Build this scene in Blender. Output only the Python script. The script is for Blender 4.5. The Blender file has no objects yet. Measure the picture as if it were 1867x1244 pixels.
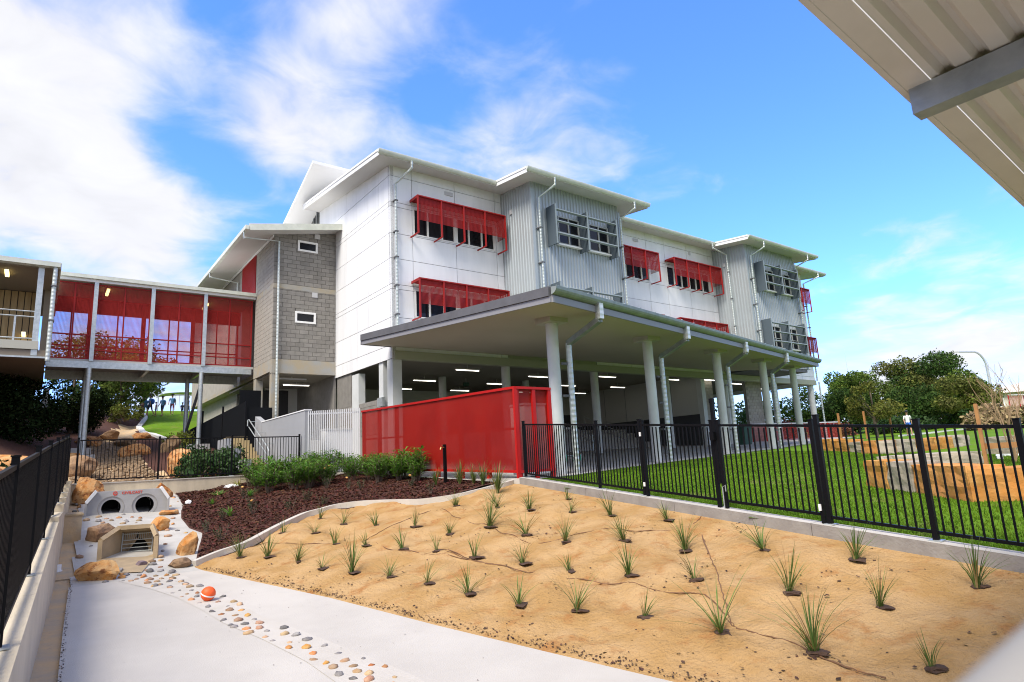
# School yard scene: script builds everything itself
import bpy, math, random
import numpy as np
from mathutils import Vector, Matrix, noise as mnoise
R_=math.radians
S=bpy.context.scene; COL=S.collection
EXPO=0.74; SUNE=3.1
SKYTINT=(.68,1.06,1.95,1)
HAZEC=(3.75,3.85,4.05,1)
CLOUDC=(3.9,3.9,4.0,1)
CLOUDS=[((0.002,.881,.473),80,.46),((-.028,.927,.374),100,.42),((.074,.935,.347),170,.34),((-.3,.85,.45),12,.35),((.21,.826,.523),260,.62),((.283,.834,.473),320,.5),((.346,.707,.616),170,.6),((.515,.685,.515),110,.45),((.615,.599,.512),130,.42),((.123,.945,.304),240,.3),((.949,.301,.099),110,1.0),((.926,.298,.232),900,.1),
((-.6,-.6,.5),1.3,.95),  # unseen cloud behind the camera, added to make the sky light less blue
((.80,.40,.45),14,-.95),((.127,.884,.455),500,-.95),((-.019,.968,.251),400,-.75),((.15,.79,.594),400,-.8),((.38,.86,.33),120,-.55),((.43,.70,.56),300,-.4),((.2,.9,.38),400,-.5)]

# ------------------------------------------------------------ camera
cam=bpy.data.cameras.new('camera'); co=bpy.data.objects.new('camera',cam); COL.objects.link(co); S.camera=co
cam.sensor_width=36; cam.lens=21.8117; cam.clip_start=.05; cam.clip_end=3000
m0=Vector((0.797565,-0.601042,-0.051356)); m1=Vector((0.074096,0.182101,-0.980484)); m2=Vector((0.598665,0.778195,0.189772))
mw=Matrix((( m0.x,-m1.x,-m2.x,0),(m0.y,-m1.y,-m2.y,0),(m0.z,-m1.z,-m2.z,2.5),(0,0,0,1)))
co.matrix_world=mw
cam.dof.use_dof=True; cam.dof.focus_distance=13; cam.dof.aperture_fstop=6.3
# ------------------------------------------------------------ light
SUN_EL,SUN_AZ=52,205     # azimuth of the sun's direction, degrees counter-clockwise from +X
sd=Vector((math.cos(R_(SUN_EL))*math.cos(R_(SUN_AZ)),math.cos(R_(SUN_EL))*math.sin(R_(SUN_AZ)),math.sin(R_(SUN_EL))))
sl=bpy.data.lights.new('sun','SUN'); sl.energy=SUNE; sl.angle=R_(24); sl.color=(1,.93,.83)
so=bpy.data.objects.new('sun',sl); COL.objects.link(so); so.rotation_euler=sd.to_track_quat('Z','Y').to_euler()
S.view_settings.view_transform='Standard'; S.view_settings.look='None'; S.view_settings.exposure=EXPO; S.view_settings.gamma=1
S.view_settings.use_curve_mapping=False
W=bpy.data.worlds.new('World'); S.world=W; W.use_nodes=True
nt=W.node_tree; nt.nodes.clear()
def N(t,**k):
    n=nt.nodes.new(t)
    for a,b in k.items():
        if a=='i':
            for q,v in b.items(): n.inputs[q].default_value=v
        else: setattr(n,a,b)
    return n
def Lk(a,b): nt.links.new(a,b)
def mth(op,a,b=None,clamp=False):
    n=N('ShaderNodeMath',operation=op,use_clamp=clamp)
    for i,x in enumerate((a,b)):
        if x is None: continue
        if isinstance(x,(int,float)): n.inputs[i].default_value=x
        else: Lk(x,n.inputs[i])
    return n.outputs[0]
sky=N('ShaderNodeTexSky',sky_type='NISHITA'); sky.sun_disc=False; sky.sun_elevation=R_(SUN_EL); sky.sun_rotation=R_(90-SUN_AZ)
sky.air_density=1.0; sky.dust_density=.6; sky.ozone_density=2.2
tc=N('ShaderNodeTexCoord'); DIR=tc.outputs['Generated']
sep=N('ShaderNodeSeparateXYZ'); Lk(DIR,sep.inputs[0])
# clouds live on a flat layer above: direction / height
zc=mth('MAXIMUM',sep.outputs[2],.06)
zz=mth('ADD',zc,.18)
cb=N('ShaderNodeCombineXYZ'); Lk(mth('DIVIDE',sep.outputs[0],zz),cb.inputs[0]); Lk(mth('DIVIDE',sep.outputs[1],zz),cb.inputs[1])
n1=N('ShaderNodeTexNoise',noise_dimensions='3D',i={'Scale':1.7,'Detail':9,'Roughness':.52,'Distortion':.35}); Lk(cb.outputs[0],n1.inputs['Vector'])
n2=N('ShaderNodeTexNoise',noise_dimensions='3D',i={'Scale':5.2,'Detail':6,'Roughness':.55,'Distortion':.5}); Lk(cb.outputs[0],n2.inputs['Vector'])
acc=mth('ADD',mth('MULTIPLY',mth('SUBTRACT',n1.outputs[0],.5),3.0),mth('MULTIPLY',mth('SUBTRACT',n2.outputs[0],.5),1.7))
for (cx_,cy_,cz_),k,w in CLOUDS:
    vd=N('ShaderNodeVectorMath',operation='DOT_PRODUCT'); Lk(DIR,vd.inputs[0]); vd.inputs[1].default_value=Vector((cx_,cy_,cz_)).normalized()
    e=mth('EXPONENT',mth('MULTIPLY',mth('SUBTRACT',vd.outputs['Value'],1.0),k))
    acc=mth('ADD',acc,mth('MULTIPLY',e,w))
mr=N('ShaderNodeMapRange',interpolation_type='SMOOTHSTEP',i={'From Min':-.35,'From Max':.95,'To Min':0,'To Max':.97}); Lk(acc,mr.inputs[0])
# whitening towards the horizon
hz=N('ShaderNodeMapRange',interpolation_type='SMOOTHSTEP',i={'From Min':-.02,'From Max':.19,'To Min':.65,'To Max':0}); Lk(sep.outputs[2],hz.inputs[0])
tint=N('ShaderNodeMix',data_type='RGBA',blend_type='MULTIPLY'); tint.inputs[0].default_value=1; Lk(sky.outputs[0],tint.inputs['A']); tint.inputs['B'].default_value=SKYTINT
mx0=N('ShaderNodeMix',data_type='RGBA'); Lk(hz.outputs[0],mx0.inputs[0]); Lk(tint.outputs['Result'],mx0.inputs['A']); mx0.inputs['B'].default_value=HAZEC
mx=N('ShaderNodeMix',data_type='RGBA'); Lk(mr.outputs[0],mx.inputs[0]); Lk(mx0.outputs['Result'],mx.inputs['A']); vmc=N('ShaderNodeMix',data_type='RGBA'); Lk(n2.outputs[0],vmc.inputs[0]); vmc.inputs['A'].default_value=tuple(c*.80 for c in CLOUDC[:3])+(1,); vmc.inputs['B'].default_value=tuple(c*1.16 for c in CLOUDC[:3])+(1,); Lk(vmc.outputs['Result'],mx.inputs['B'])
bg=N('ShaderNodeBackground'); bg.inputs[1].default_value=.15; Lk(mx.outputs['Result'],bg.inputs[0])
wo=N('ShaderNodeOutputWorld'); Lk(bg.outputs[0],wo.inputs[0])
S.cycles.filter_width=1.05; S.cycles.max_bounces=6; S.cycles.transparent_max_bounces=10; S.cycles.diffuse_bounces=3; S.cycles.glossy_bounces=3
try: S.cycles.use_denoising=True
except Exception: pass

# ------------------------------------------------------------ materials
MATS={}
def mat(name,col,rough=.6,metal=0,col2=None,ns=1.5,nd=4,mix=1.0,bump=0,bs=40,orand=0,irand=0,spec=.5,emit=None,estr=0,alpha=None,wave=None,contrast=(.35,.65),col3=None,n3s=12,n3r=(.58,.7),trans=0,stretch=None,sub=0):
    m=bpy.data.materials.new(name); m.use_nodes=True; t=m.node_tree; t.nodes.clear()
    def n(ty,**k):
        q=t.nodes.new(ty)
        for a,b in k.items():
            if a=='i':
                for z,v in b.items(): q.inputs[z].default_value=v
            else: setattr(q,a,b)
        return q
    l=t.links.new
    c4=lambda c:(c[0],c[1],c[2],1)
    P=n('ShaderNodeBsdfPrincipled'); O=n('ShaderNodeOutputMaterial'); l(P.outputs[0],O.inputs[0])
    P.inputs['Roughness'].default_value=rough; P.inputs['Metallic'].default_value=metal; P.inputs['Specular IOR Level'].default_value=spec
    geo=n('ShaderNodeNewGeometry'); pos=geo.outputs['Position']
    if stretch:
        vm=n('ShaderNodeVectorMath',operation='MULTIPLY'); vm.inputs[1].default_value=stretch; l(pos,vm.inputs[0]); pos=vm.outputs[0]
    base=n('ShaderNodeRGB'); base.outputs[0].default_value=c4(col); cur=base.outputs[0]
    if col2:
        nz=n('ShaderNodeTexNoise',i={'Scale':ns,'Detail':nd,'Roughness':.6}); l(pos,nz.inputs['Vector'])
        r=n('ShaderNodeMapRange',i={'From Min':contrast[0],'From Max':contrast[1],'To Max':mix}); l(nz.outputs[0],r.inputs[0])
        x=n('ShaderNodeMix',data_type='RGBA'); l(r.outputs[0],x.inputs[0]); l(cur,x.inputs['A']); x.inputs['B'].default_value=c4(col2); cur=x.outputs['Result']
    if col3:
        nz=n('ShaderNodeTexNoise',i={'Scale':n3s,'Detail':5,'Roughness':.65}); l(pos,nz.inputs['Vector'])
        r=n('ShaderNodeMapRange',i={'From Min':n3r[0],'From Max':n3r[1]}); l(nz.outputs[0],r.inputs[0])
        x=n('ShaderNodeMix',data_type='RGBA'); l(r.outputs[0],x.inputs[0]); l(cur,x.inputs['A']); x.inputs['B'].default_value=c4(col3); cur=x.outputs['Result']
    if orand or irand:
        h=n('ShaderNodeHueSaturation'); l(cur,h.inputs['Color']); cur=h.outputs[0]
        a=orand or irand
        src=n('ShaderNodeObjectInfo').outputs['Random'] if orand else geo.outputs['Random Per Island']
        r=n('ShaderNodeMapRange',i={'To Min':1-a,'To Max':1+a}); l(src,r.inputs[0]); l(r.outputs[0],h.inputs['Value'])
        r2=n('ShaderNodeMath',operation='FRACT'); mm=n('ShaderNodeMath',operation='MULTIPLY'); mm.inputs[1].default_value=7.31; l(src,mm.inputs[0]); l(mm.outputs[0],r2.inputs[0])
        r3=n('ShaderNodeMapRange',i={'To Min':.5-.04*a,'To Max':.5+.04*a}); l(r2.outputs[0],r3.inputs[0]); l(r3.outputs[0],h.inputs['Hue'])
    l(cur,P.inputs['Base Color'])
    if bump:
        nb=n('ShaderNodeTexNoise',i={'Scale':bs,'Detail':6,'Roughness':.6}); l(pos,nb.inputs['Vector'])
        bp=n('ShaderNodeBump',i={'Strength':min(1,bump),'Distance':.02 if bump<=1 else .02*bump}); l(nb.outputs[0],bp.inputs['Height']); l(bp.outputs[0],P.inputs['Normal'])
    if wave:   # (axis, scale, strength) fine ribs or spiral seams
        wv=n('ShaderNodeTexWave',wave_type='BANDS',bands_direction=wave[0],i={'Scale':wave[1],'Distortion':0}); l(geo.outputs['Position'],wv.inputs['Vector'])
        bp=n('ShaderNodeBump',i={'Strength':wave[2],'Distance':.01}); l(wv.outputs[0],bp.inputs['Height']); l(bp.outputs[0],P.inputs['Normal'])
    if emit: P.inputs['Emission Color'].default_value=c4(emit); P.inputs['Emission Strength'].default_value=estr
    if alpha is not None: 
        tr=n('ShaderNodeBsdfTransparent'); ms=n('ShaderNodeMixShader'); ms.inputs[0].default_value=(alpha if not isinstance(alpha,tuple) else .7)
        if isinstance(alpha,tuple):   # expanded metal: (solid share low, high, cell w, cell h)
            lo,hi,cw,ch=alpha
            sp=n('ShaderNodeSeparateXYZ'); l(geo.outputs['Position'],sp.inputs[0])
            def mt(op,a,b=None):
                q=n('ShaderNodeMath',operation=op)
                for i,z in enumerate((a,b)):
                    if z is None: continue
                    if isinstance(z,(int,float)): q.inputs[i].default_value=z
                    else: l(z,q.inputs[i])
                return q.outputs[0]
            ss=mt('ADD',sp.outputs[0],sp.outputs[1])
            a=mt('MULTIPLY',ss,2*math.pi/cw); b=mt('MULTIPLY',sp.outputs[2],2*math.pi/ch)
            w_=mt('MULTIPLY',mt('SINE',mt('ADD',a,b)),mt('SINE',mt('SUBTRACT',a,b)))
            r=n('ShaderNodeMapRange',i={'From Min':-.25,'From Max':.25,'To Min':lo,'To Max':hi}); l(w_,r.inputs[0]); l(r.outputs[0],ms.inputs[0])
        l(tr.outputs[0],ms.inputs[1]); l(P.outputs[0],ms.inputs[2]); l(ms.outputs[0],O.inputs[0])
    if trans: P.inputs['Transmission Weight'].default_value=trans
    if sub:  # leaves: part translucent
        td=n('ShaderNodeBsdfTranslucent'); l(cur,td.inputs[0]); ms=n('ShaderNodeMixShader'); ms.inputs[0].default_value=sub
        l(P.outputs[0],ms.inputs[1]); l(td.outputs[0],ms.inputs[2]); l(ms.outputs[0],O.inputs[0])
    MATS[name]=m; return m
mat('white_paint',(.84,.845,.85),.5,col2=(.76,.77,.775),ns=1.1,nd=8,stretch=(2.2,2.2,.22),orand=.025)
mat('joint_grey',(.2,.2,.21),.8)
mat('white_trim',(.80,.80,.78),.45)
mat('cream_gutter',(.66,.68,.60),.4,col2=(.55,.58,.50),ns=3)
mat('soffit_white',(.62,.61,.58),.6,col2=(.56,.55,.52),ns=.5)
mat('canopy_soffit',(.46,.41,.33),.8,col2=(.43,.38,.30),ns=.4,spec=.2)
mat('dark_fascia',(.105,.105,.112),.55,spec=.2,col2=(.13,.13,.14),ns=2)
mat('purlin_steel',(.25,.25,.265),.5,spec=.3)
mat('galv',(.55,.58,.58),.42,metal=.55,col2=(.42,.46,.46),ns=9,bump=.1,bs=30)
mat('spiral_galv',(.60,.64,.62),.4,metal=.45,col2=(.48,.53,.51),ns=7,wave=('Z',2.1,.8))
mat('old_gutter',(.22,.24,.22),.5,metal=.4,col2=(.30,.33,.30),ns=4)
mat('grey_cladding',(.40,.44,.45),.45,metal=.25,col2=(.36,.40,.41),ns=.7)
mat('grey_trim',(.33,.35,.345),.5)
mat('fin_grey',(.085,.11,.13),.6,spec=.2)
mat('bar_grey',(.24,.285,.295),.45)
mat('red_metal',(.27,.012,.011),.55,spec=.25)
mat('red_mesh',(.45,.03,.025),.6,alpha=(.22,.60,.09,.065),spec=.2)
mat('red_perf',(.28,.008,.003),.6,alpha=.90,col2=(.235,.006,.003),ns=.8,spec=.25)
mat('red_frame',(.42,.008,.006),.5,spec=.3)
mat('red_wall',(.30,.014,.012),.5,spec=.3)
mat('dark_glass',(.008,.009,.012),.08,spec=.3)
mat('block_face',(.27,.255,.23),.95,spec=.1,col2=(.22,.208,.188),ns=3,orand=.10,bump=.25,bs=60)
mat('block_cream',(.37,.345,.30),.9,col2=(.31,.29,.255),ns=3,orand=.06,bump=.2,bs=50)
mat('mortar',(.245,.232,.205),.95)
mat('band_concrete',(.33,.33,.31),.85,col2=(.38,.32,.22),ns=1.6,bump=.2)
mat('slat_white',(.58,.585,.60),.55)
mat('render_grey',(.33,.34,.36),.8,col2=(.30,.31,.33),ns=.8,bump=.15,bs=25)
mat('conc_col',(.62,.64,.63),.6,col2=(.55,.57,.56),ns=1.3,bump=.08,bs=20)
mat('cap_conc',(.44,.43,.36),.7)
mat('beam_paint',(.36,.37,.27),.7)
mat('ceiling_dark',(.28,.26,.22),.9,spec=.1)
mat('int_wall',(.52,.52,.49),.8)
mat('int_dado',(.05,.052,.06),.7)
mat('door_dark',(.03,.03,.033),.6)
mat('concrete_path',(.50,.467,.412),.85,col2=(.44,.408,.358),ns=.9,nd=8,bump=.30,bs=90,col3=(.40,.375,.33),n3s=3.2,n3r=(.62,.95))
mat('drain_conc',(.47,.45,.41),.85,col2=(.39,.37,.33),ns=1.5,bump=.5,bs=18,col3=(.46,.40,.31),n3s=3,n3r=(.6,.8))
mat('strip_conc',(.495,.46,.403),.85,col2=(.455,.42,.362),ns=3,bump=.3,bs=40)
mat('tan_channel',(.55,.37,.19),.9,col2=(.42,.33,.22),ns=2.5,bump=.6,bs=12,col3=(.33,.26,.18),n3s=9,n3r=(.62,.75))
mat('wall_conc',(.60,.51,.36),.85,col2=(.48,.41,.29),ns=1.2,bump=.35,bs=16,stretch=(3,1,.5),col3=(.40,.37,.31),n3s=6,n3r=(.62,.8))
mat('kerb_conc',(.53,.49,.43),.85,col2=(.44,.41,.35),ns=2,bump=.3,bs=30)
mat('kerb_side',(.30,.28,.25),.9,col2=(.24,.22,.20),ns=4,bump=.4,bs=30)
mat('precast',(.38,.37,.36),.7,col2=(.33,.325,.315),ns=3,bump=.15,bs=30)
mat('precast_edge',(.66,.67,.66),.7)
mat('precast_tan',(.42,.31,.18),.85,col2=(.33,.25,.15),ns=4,bump=.3)
mat('pipe_black',(.012,.012,.012),.8)
mat('logo_red',(.60,.06,.03),.6)
mat('jute',(.49,.315,.148),.95,col2=(.41,.245,.095),ns=1.7,bump=2.2,bs=24,col3=(.36,.165,.055),n3s=2.6,n3r=(.54,.72),nd=10,contrast=(.4,.6),spec=.1)
mat('jute_seam',(.17,.09,.045),.95)
mat('soil',(.055,.03,.02),1,col2=(.09,.05,.03),ns=14,bump=.8,bs=40)
mat('crumb',(.06,.03,.018),1,irand=.5)
mat('mulch',(.05,.017,.011),1,col2=(.085,.03,.018),ns=16,bump=1.0,bs=38)
mat('chips',(.078,.029,.018),.95,irand=.85,spec=.15)
mat('lawn',(.12,.225,.013),.95,col2=(.095,.19,.012),ns=.9,bump=1,bs=45,col3=(.19,.20,.05),n3s=1.4,n3r=(.55,.75),spec=.1)
mat('lawn_blades',(.145,.26,.018),.8,irand=.35,col2=(.085,.165,.012),ns=.8,col3=(.20,.22,.06),n3s=1.4,n3r=(.56,.75),sub=.35,spec=.1)
mat('ground_far',(.10,.13,.05),1,col2=(.16,.15,.08),ns=.05)
mat('slab_conc',(.45,.435,.41),.85,col2=(.39,.375,.35),ns=.9,bump=.15)
mat('sandstone',(.46,.185,.04),.92,spec=.1,col2=(.52,.28,.09),ns=2.6,bump=1,bs=9,orand=.18,col3=(.36,.17,.07),n3s=4,n3r=(.55,.7))
mat('sandstone_grey',(.36,.31,.25),.92,col2=(.45,.38,.28),ns=2.6,bump=1,bs=9,orand=.12)
mat('boulder',(.44,.17,.04),.9,spec=.15,col2=(.52,.32,.15),ns=5,bump=1.5,bs=11,orand=.12,col3=(.22,.085,.035),n3s=7,n3r=(.52,.62))
mat('boulder_brown',(.22,.13,.07),.9,spec=.15,col2=(.36,.24,.14),ns=3,bump=1,bs=8,orand=.15,col3=(.12,.08,.06),n3s=6,n3r=(.5,.7))
mat('boulder_purple',(.20,.15,.17),.85,bump=.6,bs=12)
mat('peb_tan',(.30,.17,.09),.8,orand=.45,col2=(.42,.29,.18),ns=14,bump=.4,bs=50)
mat('peb_grey',(.13,.12,.12),.8,orand=.45,col2=(.26,.24,.22),ns=14,bump=.4,bs=50)
mat('peb_orange',(.42,.17,.035),.8,orand=.4,col2=(.46,.26,.11),ns=14,bump=.4,bs=50)
mat('black_paint',(.005,.005,.006),.45,spec=.12)
mat('black_screen',(.005,.006,.008),.75,spec=.15)
mat('tuft_leaf',(.075,.135,.025),.6,irand=.5,col2=(.15,.20,.05),ns=9,sub=.35,spec=.3)
mat('dry_leaf',(.30,.21,.09),.8,irand=.3)
mat('bush_leaf',(.10,.21,.025),.55,irand=.5,sub=.35,spec=.3)
mat('bush_dark',(.035,.075,.02),.6,irand=.5,sub=.25,spec=.2)
mat('yellow_leaf',(.30,.32,.05),.5,irand=.3,sub=.3)
mat('flower',(.75,.38,.10),.6)
mat('tree_a',(.095,.16,.02),.8,irand=.55,col2=(.09,.13,.03),ns=.5,sub=.3,spec=.12)
mat('tree_b',(.042,.09,.014),.8,irand=.55,col2=(.045,.075,.02),ns=.5,sub=.25,spec=.12)
mat('tree_c',(.13,.17,.025),.8,irand=.5,col2=(.12,.12,.04),ns=.6,sub=.3,spec=.12)
mat('tree_y',(.17,.17,.03),.7,irand=.5,col2=(.10,.12,.03),ns=1.5,sub=.3,spec=.12)
mat('tree_light',(.11,.18,.03),.7,irand=.5,sub=.3,spec=.12)
mat('dark_leaf',(.016,.028,.009),.9,irand=.6,spec=.05)
mat('redshrub',(.17,.055,.03),.8,irand=.6)
mat('dryshrub',(.25,.18,.09),.9,irand=.5)
mat('bark',(.11,.08,.055),.95,col2=(.17,.13,.1),ns=5,bump=.6,bs=18)
mat('twig',(.30,.20,.11),.9)
mat('stake_wood',(.42,.20,.07),.85,col2=(.34,.15,.05),ns=6)
mat('skin',(.42,.24,.16),.6)
mat('shirt_white',(.72,.72,.72),.8)
mat('shirt_blue',(.08,.22,.42),.8)
mat('shirt_maroon',(.14,.03,.05),.8)
mat('cloth_navy',(.02,.025,.07),.8)
mat('short_blue',(.03,.13,.55),.8)
mat('hair',(.03,.02,.015),.8)
mat('hat_navy',(.03,.03,.05),.8)
mat('ball_orange',(.80,.10,.01),.55,bump=.15,bs=200)
mat('white_plastic',(.80,.80,.78),.4)
mat('brass',(.55,.38,.14),.35,metal=.8)
mat('tube_light',(.9,.9,.85),.5,emit=(1,.93,.82),estr=3)
mat('warm_light',(.9,.8,.5),.5,emit=(1,.78,.28),estr=2.2)
mat('fitting',(.5,.5,.5),.5)
mat('bin_green',(.02,.07,.05),.6)
mat('flag_green',(.03,.45,.22),.7)
mat('timber_slat',(.42,.30,.15),.7,col2=(.34,.23,.11),ns=2,stretch=(6,6,.6))
mat('deck_dark',(.06,.05,.04),.8)
mat('post_grey',(.36,.35,.33),.7,spec=.2)
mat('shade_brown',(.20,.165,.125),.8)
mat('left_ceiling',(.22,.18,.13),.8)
mat('house_roof',(.22,.23,.25),.7)
mat('house_wall',(.55,.50,.42),.8)
mat('metal_ceiling',(.68,.65,.57),.5,metal=.0,col2=(.62,.59,.51),ns=2)
mat('beam_galv',(.38,.41,.42),.45,metal=.4,col2=(.29,.32,.33),ns=7,bump=.12,bs=25)
mat('red_barrier',(.5,.05,.04),.6,alpha=.38)
mat('step_block',(.42,.33,.18),.9,orand=.1,bump=.2)

# ------------------------------------------------------------ mesh helpers
BASE={}
def V(p): return Vector(p)
class MB:
    def __init__(s): s.v=[]; s.f=[]; s.mi=[]; s.m=0
    def add(s,vs,fs):
        o=len(s.v); s.v+= [tuple(p) for p in vs]
        for f in fs: s.f.append(tuple(o+i for i in f)); s.mi.append(s.m)
        return s
    def quad(s,*p): return s.add(p,[tuple(range(len(p)))])
    def box(s,a,b):
        x0,y0,z0=a; x1,y1,z1=b
        return s.add([(x0,y0,z0),(x1,y0,z0),(x1,y1,z0),(x0,y1,z0),(x0,y0,z1),(x1,y0,z1),(x1,y1,z1),(x0,y1,z1)],
          [(0,3,2,1),(4,5,6,7),(0,1,5,4),(1,2,6,5),(2,3,7,6),(3,0,4,7)])
    def bar(s,p,q,w,h,up=(0,0,1)):
        p=V(p); q=V(q); d=(q-p).normalized(); r=d.cross(V(up))
        if r.length<1e-4: r=d.cross(V((1,0,0)))
        r.normalize(); u=r.cross(d)
        r=r*w/2; u=u*h/2
        return s.add([p-r-u,p+r-u,p+r+u,p-r+u,q-r-u,q+r-u,q+r+u,q-r+u],[(0,1,2,3),(7,6,5,4),(0,4,5,1),(1,5,6,2),(2,6,7,3),(3,7,4,0)])
    def tube(s,pts,r,n=10,cap=True):
        pts=[V(p) for p in pts]; rs=r if isinstance(r,(list,tuple)) else [r]*len(pts)
        o=len(s.v); prev=None
        for i,p in enumerate(pts):
            a=pts[max(i-1,0)]; b=pts[min(i+1,len(pts)-1)]; d=(b-a).normalized()
            if prev is None: u=d.orthogonal().normalized()
            else: u=(prev-d*prev.dot(d)).normalized()
            prev=u; w=d.cross(u)
            for k in range(n):
                t=2*math.pi*k/n; s.v.append(tuple(p+(u*math.cos(t)+w*math.sin(t))*rs[i]))
        for i in range(len(pts)-1):
            for k in range(n):
                k2=(k+1)%n; s.f.append((o+i*n+k,o+i*n+k2,o+(i+1)*n+k2,o+(i+1)*n+k)); s.mi.append(s.m)
        if cap:
            s.f.append(tuple(o+k for k in range(n))[::-1]); s.mi.append(s.m)
            s.f.append(tuple(o+(len(pts)-1)*n+k for k in range(n))); s.mi.append(s.m)
        return s
    def ext(s,poly,vec):
        n=len(poly); P=[V(p) for p in poly]; v=V(vec)
        return s.add(P+[p+v for p in P],[tuple(range(n))[::-1],tuple(range(n,2*n))]+[(i,(i+1)%n,n+(i+1)%n,n+i) for i in range(n)])
    def mesh(s,name,mats,smooth=False):
        me=bpy.data.meshes.new(name); me.from_pydata(s.v,[],s.f)
        for m in (mats if isinstance(mats,(list,tuple)) else [mats]): me.materials.append(MATS[m])
        if any(s.mi): me.polygons.foreach_set('material_index',s.mi)
        if smooth:
            me.polygons.foreach_set('use_smooth',[True]*len(me.polygons)); 
            try: me.set_sharp_from_angle(angle=R_(40))
            except Exception: pass
        me.update(); return me
    def build(s,name,mats,parent=None,smooth=False,**props):
        o=V(BASE.get(parent.name,(0,0,0))) if parent else V((0,0,0))
        if o.length: s.v=[(a-o.x,b-o.y,c-o.z) for a,b,c in s.v]
        ob=bpy.data.objects.new(name,s.mesh(name,mats,smooth)); COL.objects.link(ob)
        if parent: ob.parent=parent; BASE[ob.name]=tuple(o)
        for k,v in props.items(): ob[k]=v
        return ob
def thing(name,label,cat,loc=(0,0,0),group=None):
    o=bpy.data.objects.new(name,None); COL.objects.link(o); o.location=loc; o.empty_display_size=.2
    o['label']=label; o['category']=cat; BASE[o.name]=tuple(loc)
    if group: o['group']=group
    return o
def tag(o,label,cat,group=None):
    o['label']=label; o['category']=cat
    if group: o['group']=group
    return o
def struct(o): o['kind']='structure'; return o
def stuff(o): o['kind']='stuff'; return o
UB=MB().box((-.5,-.5,-.5),(.5,.5,.5))
UBM={}
def ubox(m,key=''):
    if (m,key) not in UBM: UBM[(m,key)]=UB.mesh('unit_box',m)
    return UBM[(m,key)]
def piece(name,m,parent,c,size,rot=None):
    o=bpy.data.objects.new(name,ubox(m)); COL.objects.link(o); o.parent=parent
    b=V(BASE.get(parent.name,(0,0,0))) if parent else V((0,0,0)); o.location=V(c)-b; o.scale=size
    if rot: o.rotation_euler=rot
    return o
def inst(name,me,parent,loc,rot=(0,0,0),sc=(1,1,1)):
    o=bpy.data.objects.new(name,me); COL.objects.link(o); 
    b=V((0,0,0))
    if parent: o.parent=parent; b=V(BASE.get(parent.name,(0,0,0)))
    o.location=V(loc)-b; o.rotation_euler=rot; o.scale=sc if isinstance(sc,(tuple,list)) else (sc,)*3
    return o
def copy_tree(root,loc,rz=0,sc=1,label=None):
    r=root.copy(); COL.objects.link(r); r.location=loc; r.rotation_euler=(0,0,rz); r.scale=(sc,)*3
    if label: r['label']=label
    for ch in list(root.children):
        c=ch.copy(); COL.objects.link(c); c.parent=r
        for g in list(ch.children):
            d=g.copy(); COL.objects.link(d); d.parent=c
    return r
def np_mesh(name,verts,faces,m,smooth=False):
    me=bpy.data.meshes.new(name); nv=len(verts); nf=len(faces); k=faces.shape[1]
    me.vertices.add(nv); me.vertices.foreach_set('co',np.ascontiguousarray(verts,dtype=np.float32).ravel())
    me.loops.add(nf*k); me.loops.foreach_set('vertex_index',faces.astype(np.int32).ravel())
    me.polygons.add(nf); me.polygons.foreach_set('loop_start',np.arange(0,nf*k,k,dtype=np.int32)); me.polygons.foreach_set('loop_total',np.full(nf,k,dtype=np.int32))
    for q in (m if isinstance(m,(list,tuple)) else [m]): me.materials.append(MATS[q])
    if smooth: me.polygons.foreach_set('use_smooth',np.ones(nf,dtype=bool))
    me.update(calc_edges=True); return me
def link(name,me,parent=None,**p):
    o=bpy.data.objects.new(name,me); COL.objects.link(o)
    if parent:
        o.parent=parent; BASE[o.name]=BASE.get(parent.name,(0,0,0)); b=BASE[o.name]
        if any(b): o.data.transform(Matrix.Translation(-V(b)))
    for k,v in p.items(): o[k]=v
    return o
def grid_mesh(name,x0,x1,nx,y0,y1,ny,fn,m,keep=None,xs=None,ys=None):
    xs=np.linspace(x0,x1,nx) if xs is None else xs; ys=np.linspace(y0,y1,ny) if ys is None else ys
    nx,ny=len(xs),len(ys); X,Y=np.meshgrid(xs,ys,indexing='ij'); Z=fn(X,Y)
    v=np.stack([X,Y,Z],-1).reshape(-1,3); i=np.arange(nx-1)[:,None]*ny+np.arange(ny-1)[None,:]
    f=np.stack([i,i+ny,i+ny+1,i+1],-1).reshape(-1,4)
    if keep is not None:
        c=v[f].mean(1); f=f[keep(c[:,0],c[:,1])]
    return np_mesh(name,v,f,m,True)
def fnoise(X,Y,s,a,seed=0):
    r=np.random.RandomState(seed); Z=np.zeros_like(X,dtype=float)
    for k in range(7):
        th=r.rand()*6.28; fq=s*(.6+r.rand()*1.4); ph=r.rand()*6.28; Z+=np.sin((X*np.cos(th)+Y*np.sin(th))*fq*6.283+ph)*(.6+.8*r.rand())
    return Z*a/3

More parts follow.
